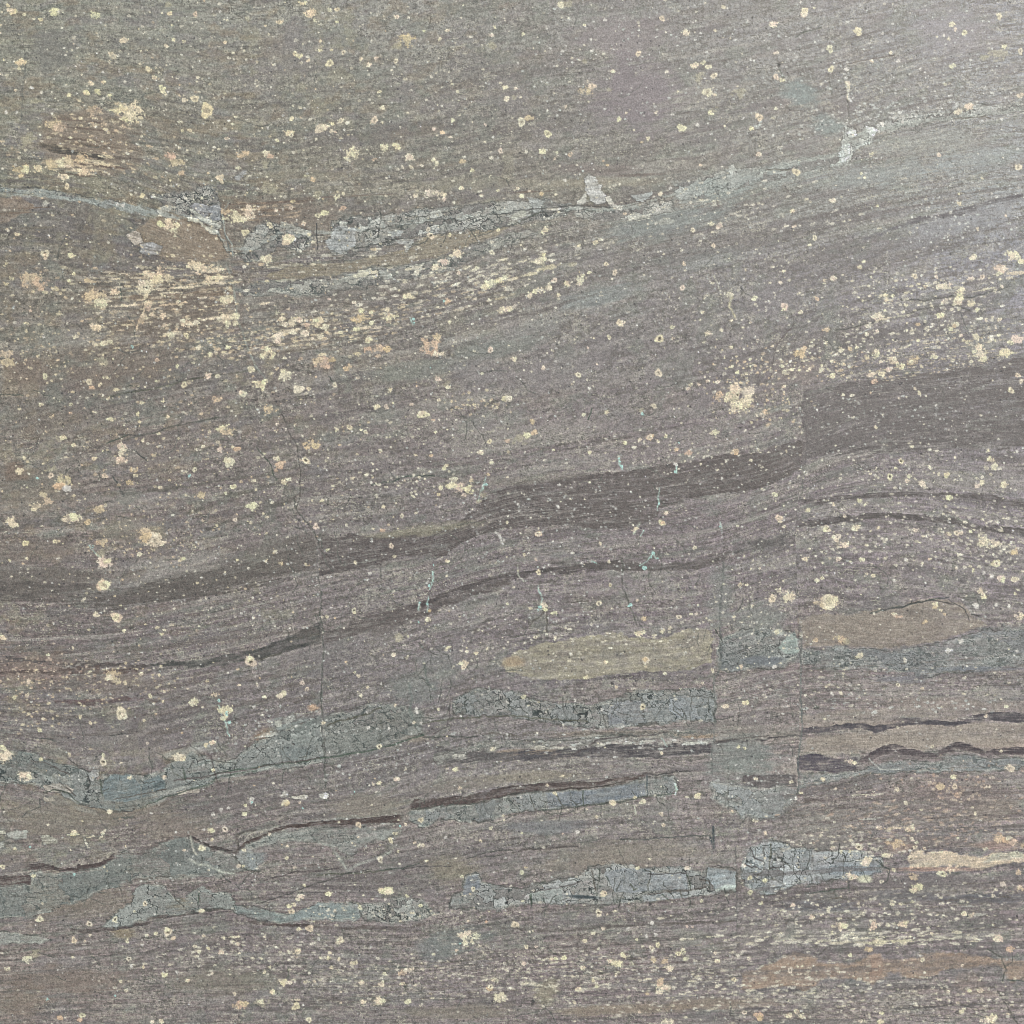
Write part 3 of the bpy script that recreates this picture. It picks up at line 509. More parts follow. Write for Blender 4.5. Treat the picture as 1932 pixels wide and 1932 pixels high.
# short healed cracks
def cracks(x0, x1, y0, y1, n, L, ang, da, a=.6, w=1.2):
    for _ in range(n):
        x = rnd.uniform(x0, x1); y = rnd.uniform(y0, y1); t = ang + rnd.gauss(0, da); p = [(x, y)]
        for _k in range(rnd.randint(2, 5)):
            t += rnd.gauss(0, .45); s_ = rnd.uniform(*L); x += s_ * math.cos(t); y += s_ * math.sin(t); p.append((x, y))
        line(p, w * rnd.uniform(.8, 1.1), a * rnd.uniform(.5, 1), (66, 68, 64), .5, -1.2)
cracks(860, 1345, 1300, 1350, 34, (5, 13), 1.55, .2, .7); cracks(780, 1270, 1490, 1530, 26, (4, 10), 1.55, .25, .65); cracks(1000, 1390, 1640, 1700, 26, (5, 12), 1.5, .5, .75)
cracks(0, 600, 1370, 1500, 34, (7, 16), 1.2, .9, .65); cracks(0, 480, 1620, 1720, 18, (6, 14), .2, .8, .6); cracks(1395, 1660, 1590, 1660, 26, (6, 14), 1.3, .9, .7)
cracks(1340, 1520, 1060, 1560, 26, (8, 18), 1.5, .5, .5); cracks(780, 960, 1180, 1400, 26, (8, 18), 1.4, .7, .6); cracks(0, 1932, 640, 1160, 60, (8, 20), -.25, .5, .5); cracks(0, 1932, 0, 640, 40, (7, 16), -.1, .7, .42)
cracks(520, 680, 900, 1480, 20, (8, 20), 1.5, .3, .5); cracks(0, 1932, 1500, 1932, 60, (8, 18), 0, .6, .5); cracks(640, 1000, 390, 470, 30, (4, 10), 1.3, .7, .7); cracks(1180, 1360, 900, 1200, 14, (8, 18), 1.4, .5, .5)
for p_ in [[(811,1098),(810,1112)],[(808,1125),(806,1140),(808,1152)],[(792,1135),(791,1148)],[(1208,1070),(1216,1064),(1228,1050),(1234,1040)],[(1232,1040),(1238,1054)],[(919,902),(914,918),(907,932),(902,944)],[(1167,860),(1170,874),(1173,886)],
           [(778,598),(781,612)],[(412,1333),(418,1346),(425,1362),(430,1376),(434,1390)],[(168,1030),(178,1040),(190,1050)],[(1244,920),(1243,940),(1240,962)],[(815,1078),(814,1096)],[(1116,1057),(1126,1062)],[(1213,1000),(1207,1012)],[(1016,1108),(1024,1130),(1018,1145)],[(1276,878),(1278,890)]]:
    line(p_, 1.7, .6, (150, 172, 164), .8, .2)
# chips named by tile
chip(0,0,[(1415,1585),(1450,1575),(1560,1650),(1672,1700),(1665,1730),(1600,1725),(1500,1655)],(168,168,158))
chip(0,0,[(1410,1650),(1470,1650),(1560,1700),(1645,1740),(1635,1770),(1580,1755),(1500,1700),(1415,1680)],(162,160,146))
chip(0,0,[(1430,1560),(1470,1535),(1560,1550),(1600,1570),(1580,1620),(1540,1640),(1480,1600)],(122,122,124),.8)
chip(0,0,[(1570,1580),(1610,1540),(1660,1545),(1680,1600),(1665,1650),(1610,1660)],(116,118,122),.85)
chip(0,0,[(955,1780),(1000,1745),(1060,1765),(1065,1830),(1020,1850),(970,1810)],(150,140,130),.8)
chip(0,0,[(1060,1850),(1150,1830),(1225,1860),(1215,1910),(1130,1932),(1060,1900)],(130,128,128),.75)
chip(0,0,[(1140,1470),(1200,1480),(1275,1505),(1262,1522),(1180,1500),(1140,1492)],(162,160,150))
chip(0,0,[(1180,1590),(1230,1555),(1290,1545),(1300,1570),(1250,1610),(1200,1610)],(146,144,134),.75)
chip(0,0,[(1765,1345),(1830,1290),(1870,1290),(1860,1320),(1800,1360)],(134,134,134),.8)
chip(0,0,[(315,1545),(350,1520),(375,1525),(360,1560),(325,1565)],(150,146,134),.7)
chip(1,0,[(0,1680),(60,1690),(100,1740),(50,1780),(0,1760)],(140,140,134),.6)
chip(1,0,[(190,1665),(300,1700),(430,1750),(440,1785),(400,1790),(280,1745),(180,1710)],(140,139,130),.8,label='long pale splinter right of the upper fault')
chip(1,0,[(220,1765),(280,1780),(295,1820),(250,1845),(200,1830),(195,1790)],(196,192,160),.9)
chip(1,0,[(590,1720),(640,1700),(720,1710),(760,1740),(740,1790),(760,1830),(700,1890),(640,1910),(560,1880),(520,1830),(570,1780)],(134,136,136),.75,label='largest grey fragment of the crackled vein')
chip(1,0,[(1320,1600),(1400,1590),(1410,1640),(1350,1650),(1315,1640)],(156,157,150),.8)
chip(1,0,[(1500,1620),(1560,1600),(1600,1640),(1560,1670),(1500,1650)],(150,152,146),.7)
chip(1,0,[(640,1670),(690,1680),(690,1710),(640,1710)],(160,160,152),.7)
chip(1,0,[(1000,1760),(1060,1730),(1105,1750),(1090,1780),(1030,1790)],(146,150,148),.7)
chip(1,0,[(1020,1815),(1100,1800),(1180,1810),(1180,1850),(1130,1900),(1100,1850)],(150,153,150),.6)
chip(2,0,[(550,1345),(585,1315),(620,1330),(670,1390),(680,1440),(705,1470),(700,1535),(625,1542),(580,1500),(550,1440)],(148,147,144),.9,label='tall pale chip standing above the crackled vein')
chip(2,0,[(480,1550),(510,1500),(545,1465),(568,1490),(560,1530),(510,1560)],(160,158,150),.8)
chip(2,0,[(705,1490),(740,1480),(770,1530),(835,1560),(830,1590),(780,1580),(730,1550)],(160,157,148),.8)
chip(2,0,[(110,1490),(180,1490),(240,1520),(220,1560),(205,1610),(170,1600),(140,1540)],(130,133,130),.8)
chip(2,0,[(0,1610),(80,1580),(100,1600),(80,1650),(20,1690),(-30,1690)],(150,150,138),.8)
chip(2,0,[(260,1575),(320,1560),(380,1570),(350,1590),(280,1592)],(170,164,148),.7)
chip(2,0,[(900,1475),(960,1460),(1050,1460),(1030,1500),(980,1520),(920,1500)],(140,144,142),.75)
chip(2,0,[(880,1640),(960,1615),(1050,1610),(1050,1640),(980,1650),(890,1665)],(160,159,148),.7)
chip(2,0,[(1080,1670),(1150,1650),(1230,1660),(1200,1690),(1120,1700)],(150,150,140),.6)
chip(2,0,[(1650,1260),(1680,1250),(1705,1300),(1690,1325),(1650,1325)],(158,160,154),.6)
chip(2,0,[(1840,1320),(1932,1290),(1932,1320),(1860,1335)],(166,168,160),.6)
chip(3,0,[(590,1000),(640,965),(668,985),(655,1040),(610,1040)],(176,180,174),.8)
chip(3,0,[(735,945),(800,960),(820,980),(805,1025),(770,1015),(740,975)],(170,176,170),.8)
chip(3,0,[(560,1080),(615,1080),(620,1180),(560,1215),(530,1170)],(166,174,170),.7)
chip(1,1,[(730,150),(790,110),(870,95),(890,120),(830,160),(760,170)],(176,172,150),.8)
chip(1,1,[(870,150),(915,140),(920,170),(885,182)],(184,176,150),.85)
chip(1,1,[(930,110),(1000,110),(1030,160),(980,180),(940,150)],(156,158,150),.7)
chip(1,1,[(570,190),(680,160),(740,165),(700,190),(600,215)],(148,148,138),.7)
chip(1,1,[(1320,190),(1400,180),(1470,190),(1400,215),(1340,230)],(134,137,132),.6)
chip(1,1,[(1170,80),(1270,60),(1250,100),(1190,110)],(160,158,146),.7)
chip(1,1,[(80,75),(200,62),(260,66),(180,84),(90,90)],(156,148,128),.6)
chip(1,1,[(150,180),(320,160),(300,185),(190,205)],(152,148,130),.6)
chip(1,1,[(250,50),(360,60),(350,78),(260,74)],(160,154,130),.5)
chip(0,3,[(50,490),(90,470),(200,475),(200,530),(120,540),(60,525)],(134,134,126),.85,label='pale rectangular fragment near the left edge')
chip(0,3,[(-40,470),(42,465),(45,495),(-40,495)],(150,148,134),.8)
chip(0,3,[(-40,555),(35,555),(38,600),(-40,600)],(134,134,128),.8)
chip(0,3,[(305,540),(330,505),(370,515),(430,545),(430,575),(370,582),(310,580)],(138,135,122),.85)
chip(0,3,[(330,130),(400,120),(500,130),(550,165),(540,190),(470,175),(390,178),(340,165)],(126,119,110),.8)
chip(0,3,[(320,210),(400,210),(420,240),(340,250)],(134,126,112),.6)
chip(0,3,[(665,50),(700,10),(750,5),(750,55),(700,95),(668,90)],(118,118,116),.8)
chip(0,3,[(1340,190),(1400,165),(1510,160),(1510,185),(1400,192),(1345,205)],(138,130,120),.7)
chip(0,3,[(510,500),(560,485),(600,505),(560,515)],(196,186,142),.8)
chip(0,3,[(600,505),(640,520),(700,505),(735,515),(690,522),(640,535)],(168,160,138),.7)
chip(0,3,[(640,520),(655,580),(680,605),(650,600),(635,545)],(172,166,150),.6)
chip(0,3,[(745,525),(770,480),(800,460),(790,500),(760,530)],(168,160,140),.6)
chip(1,3,[(175,215),(215,170),(240,180),(240,215),(200,225)],(168,164,156),.9)
chip(1,3,[(240,215),(300,215),(350,195),(388,205),(370,235),(300,232)],(160,155,144),.85)
chip(1,3,[(465,190),(520,180),(548,195),(540,235),(490,235)],(164,162,154),.85)
chip(2,2,[(145,1780),(190,1755),(250,1765),(260,1785),(180,1790)],(150,144,132),.8)
chip(2,2,[(260,1775),(330,1760),(400,1770),(380,1785),(300,1790)],(150,145,134),.75)
chip(2,2,[(635,1770),(670,1745),(705,1750),(700,1775),(650,1780)],(158,154,144),.8)
chip(2,2,[(820,1745),(860,1720),(910,1735),(900,1755),(830,1758)],(158,157,150),.8)
chip(2,2,[(960,1730),(1010,1715),(1070,1720),(1050,1745),(1000,1745)],(160,157,148),.75)
chip(2,2,[(1090,1740),(1200,1735),(1190,1755),(1100,1758)],(150,148,140),.7)
chip(2,2,[(1300,1745),(1380,1730),(1480,1728),(1470,1750),(1380,1755),(1310,1765)],(150,150,142),.7)
chip(1,2,[(1490,1835),(1570,1830),(1590,1860),(1530,1885),(1480,1870)],(150,146,138),.7)
chip(1,2,[(140,1570),(180,1570),(190,1620),(150,1620)],(156,156,146),.7)
chip(1,2,[(200,1560),(280,1510),(290,1560),(220,1610)],(140,142,136),.6)
chip(1,2,[(0,1700),(60,1660),(150,1660),(140,1680),(40,1700)],(160,160,152),.7)
chip(3,2,[(1330,1045),(1400,1040),(1410,1050),(1350,1058)],(176,178,170),.8)
chip(3,1,[(1180,690),(1280,680),(1290,695),(1190,700)],(156,154,150),.5)

# ---- faults and cracks
F_ = CRACK
line([(555,940),(563,966),(583,993),(597,1018)], 1.6, .55); line([(600,1018),(597,1066),(604,1100),(605,1116)], 1.3, .35, (80,78,75))
line([(605,1116),(604,1156),(610,1198),(608,1241),(607,1286),(610,1353),(609,1416),(613,1449),(612,1486)], 1.5, .55, (64,66,62), .8)
line([(440,483),(436,460),(425,440),(420,400),(432,385)], 1.5, .6, (140,146,140), .5, 0)
line([(428,500),(437,520),(442,548),(447,595),(460,640),(483,690),(505,720)], 1.8, .5, (134,138,128), .6, 0)
line([(424,440),(432,470),(440,480)], 1.6, .6, (80,84,82), .5)
line([(45,95),(47,130),(42,180),(38,240)], 1.6, .35, (88,88,82))
line([(1366,1061),(1361,1116),(1360,1178),(1358,1253),(1348,1291),(1347,1366),(1345,1416),(1342,1460)], 2.2, .5, (80,82,80), .8)
line([(1388,1600),(1389,1650),(1391,1700),(1391,1780)], 1.8, .4, (78,76,75), .8)
line([(1509,1200),(1510,1262),(1513,1346),(1510,1400),(1505,1449),(1506,1500)], 1.8, .55, (84,88,86), .6)
line([(1340,1580),(1346,1600),(1345,1560)], 2.4, .7, (56,62,66), .3); line([(1376,1440),(1370,1520),(1345,1575),(1342,1625)], 1.5, .4, (90,90,86))
line([(1221,1464),(1221,1500)], 1.3, .7, (66,74,78), .3)
line([(1172,1056),(1175,1110),(1190,1150),(1198,1180)], 1.5, .5); line([(775,1290),(777,1340),(785,1370)], 3, .5, (88,96,92)); line([(800,1250),(808,1290),(820,1300)], 2.2, .5, (78,84,80))
line([(720,1360),(718,1400)], 2, .4); line([(716,1070),(718,1110)], 1.5, .3)
for p_ in [[(700,915),(740,908),(770,898),(800,897),(840,900)],[(210,1388+0),(240,1385)],[(800,1366),(860,1356),(900,1355),(966,1350),(1050,1357),(1110,1360)],
           [(800,1392),(850,1390),(900,1390)],[(820,1385),(845,1372),(850,1350),(846,1330)],[(620,1370),(660,1356),(700,1346),(720,1335)],
           [(400,1462),(440,1452),(483,1448),(540,1440),(609,1430),(660,1424),(720,1412),(760,1400),(800,1388)],[(330,1473),(380,1466),(420,1458),(470,1452),(540,1438),(600,1430)],
           [(215,1545+0),(250,1542)],[(215,1540-32),(262,1500),(290,1494),(314,1488)],[(268,1524),(300,1508),(330,1500),(370,1486),(392,1480),(410,1468),(440,1460),(483,1454)],
           [(60,1418+18),(90,1440),(115,1455),(130,1462)],[(130,1430),(150,1448),(165,1455)],[(398,1425),(405,1455),(412,1480)],[(322,1442),(330,1460),(350,1470)],[(345,1448),(352,1470)],[(190,1470),(193,1500)],[(160,1450),(170,1480),(160,1490)],
           [(82,1494),(100,1490),(130,1496),(145,1508),(150,1512)],[(118,1482),(145,1500)],[(375,1690),(378,1700)],[(376,1684),(374,1706)],[(390,1694),(382,1702)],[(330,1692),(346,1712)],
           [(1216,1434+205),(1228,1645),(1222,1678)],[(1222,1648),(1234,1650),(1296,1648)],[(1188,1668),(1194,1678),(1200,1676)],[(1116,1645),(1122,1680)],[(1130,1640),(1124,1690)],[(1142,1654),(1150,1668)],[(1298,1650),(1304,1680)],[(1003,1684),(1001,1706)],
           [(1003,1683),(1040,1676),(1078,1670),(1096,1664)],[(1222,1688),(1260,1684),(1300,1680),(1330,1674)],[(1250,1690),(1262,1700)],[(1282,1682),(1288,1698)],[(1320,1660),(1334,1662),(1345,1672)],[(1335,1636),(1330,1664)],[(1416,1600),(1424,1620),(1440,1625)],[(1440,1600),(1442,1640),(1430,1650)],[(1454,1592),(1452,1640)],[(1404,1630),(1440,1640),(1480,1636)],
           [(966,1606+3),(1000,1602),(1040,1600),(1090,1598)],[(1170,1584),(1210,1584),(1250,1581),(1340,1576)],[(1050,1502),(1064,1526)],[(1100,1492),(1098,1520)],[(1000,1502),(1010,1530)],[(1014,1530),(1060,1526),(1120,1518),(1170,1514),(1216,1502),(1278,1497)],
           [(880,1620),(930,1605),(966,1603)],[(920,1614),(950,1612)],[(760,1640),(800,1635),(850,1634)],[(600,1650),(680,1648),(740,1640)],[(483,1705),(560,1680),(650,1650),(700,1640)],[(500,1660),(560,1645),(640,1638)],
           [(717,1642),(760,1638),(790,1630)],[(1800,1140),(1760,1134),(1720,1138),(1700,1146),(1660,1150)],[(1830,1172),(1822,1150),(1790,1132)],[(1640,1156),(1700,1144),(1760,1132),(1790,1128)],[(1835,1158),(1848,1162)],
           [(1080,1435-10),(1130,1395),(1180,1388),(1216,1386),(1260,1381)],[(966,1394),(1050,1396),(1120,1392),(1160,1386),(1200,1388)],[(1350,1397),(1420,1390),(1450,1388)],[(1350,1190),(1362,1210)],
           [(1070,1136),(1110,1134)],[(550,1205),(600,1195)],[(490,1245),(530,1232)],[(390,1115),(400,1100)],[(200,835),(240,822)],[(222,820),(245,822),(262,820)],[(230,832),(270,820),(330,805),(400,790),(430,786)],
           [(205,748),(260,738),(310,728),(360,715),(420,706),(483,698)],[(240,730),(256,728),(264,733)],[(0,747),(30,745),(45,747)],[(215,900),(228,922),(235,935)],[(250,850),(276,872)],
           [(278,538),(282,555)],[(265,530),(268,552)],[(225,540),(228,565)],[(618,710),(628,720)],[(1110,790),(1118,770)],[(1450,720),(1465,650),(1500,610)],
           [(1578,625),(1640,610),(1700,595),(1740,583),(1790,575),(1830,585),(1820,590)],[(1700,565),(1740,566),(1800,560),(1840,562)],[(1820,565),(1860,552),(1905,540)],[(1790,574),(1810,590),(1825,620)],
           [(1500,70),(1520,60),(1550,52)],[(1600,120),(1640,112),(1690,104)],[(1470,120),(1480,146)],[(1600,190),(1601,220)],[(1800,222),(1850,220),(1870,222)],[(1565,142),(1568,180)],[(1449,320),(1490,321)],
           [(966,398),(1040,392),(1080,388),(1120,390),(1150,392)],[(966,424),(1000,408),(1020,400)],[(670,468),(720,458),(760,450)],[(598,420),(600,470)],[(1000,1180),(1030,1150),(1035,1190)],
           [(1864,1790),(1890,1805),(1895,1830),(1890,1850)],[(1880,1870),(1900,1900),(1915,1925),(1932,1945)],[(1545,1800),(1560,1786)],[(1900,1850),(1932,1852)],[(1380,1890),(1378,1920)],[(545,1825),(546,1840),(542,1848)],
           [(1520,1690-6),(1600,1676)],[(483,1925-30),(500,1905)],[(530,760+20),(560,840),(566,900),(562,960)],[(483,845),(510,880),(520,905)]]:
    line(p_, rnd.uniform(1.2, 1.7), rnd.uniform(.5, .75), (64 + rnd.randint(-4, 8), 66 + rnd.randint(-4, 6), 62), .6)
zone(1100,1692,40,4,(66,74,78),.8,.05); zone(1110,1693,26,3,(56,62,64),.6,.05)
# pale hairlines
for p_, c_, w_ in [([(410+1449-1280,0),(411+170,1)],(150,148,138),1),([(1595,155),(1601,165),(1600,185),(1604,190)],(196,186,160),2.2),([(1600,170),(1603,188),(1606,192)],(176,178,172),2),
                   ([(1380,560),(1374,580),(1380,590),(1384,600)],(160,152,128),2.2),([(1380,545),(1378,570)],(150,148,138),1.2),([(1348,520),(1356,545)],(150,146,134),1.6),
                   ([(936,1003),(944,1012),(950,1025)],(176,172,166),2.2),([(977,1065),(978,1085),(988,1098)],(158,158,144),1.6),([(1195,1007),(1205,992),(1207,988)],(150,152,140),2.2),
                   ([(1358,985),(1360,1006)],(146,152,148),1.8),([(1640,1440-8),(1660,1450),(1700,1452)],(150,150,146),1.5),([(360,1578+0),(363,1590),(366,1605),(372,1612)],(160,158,146),2),
                   ([(358,1622),(375,1632),(390,1630),(420,1645),(440,1648)],(150,152,142),2.6),([(1274,1478),(1278,1490),(1276,1500)],(170,196,178),1.8),([(1196,1520),(1198,1535)],(160,160,146),1.4),
                   ([(1610,1501),(1640,1500),(1665,1497)],(178,170,154),1.3),([(870,1530+80),(871,1612)],(150,150,140),1),([(1245,1390),(1258,1408)],(140,150,144),1.4),
                   ([(340,500+60),(350,545),(358,538)],(150,140,120),1),([(1620,570+60),(1645,618)],(146,146,146),1)]:
    line(p_, w_, .8, c_, .5, .3)
# laminae drawn pale in the left centre
def streak(x, y, L, w, col, a=.8, lab=0, ang=None):
    ang = bangle(x, y) if ang is None else ang
    s = box(x - L - 4, y - L * abs(math.sin(ang)) - w * 2 - 4, x + L + 4, y + L * abs(math.sin(ang)) + w * 2 + 4)
    dx = X[s] - x + 1.2 * W2x[s]; dy = Y[s] - y + 1.2 * W2y[s]
    ca, sa = math.cos(ang), math.sin(ang)
    q = np.sqrt(((dx * ca + dy * sa) / L) ** 2 + ((-dx * sa + dy * ca) / w) ** 2)
    m = sstep(1.15, .55, q + .5 * N3[s] + .35 * N8[s]) * a
    blend(s, m, col, lab, .2)

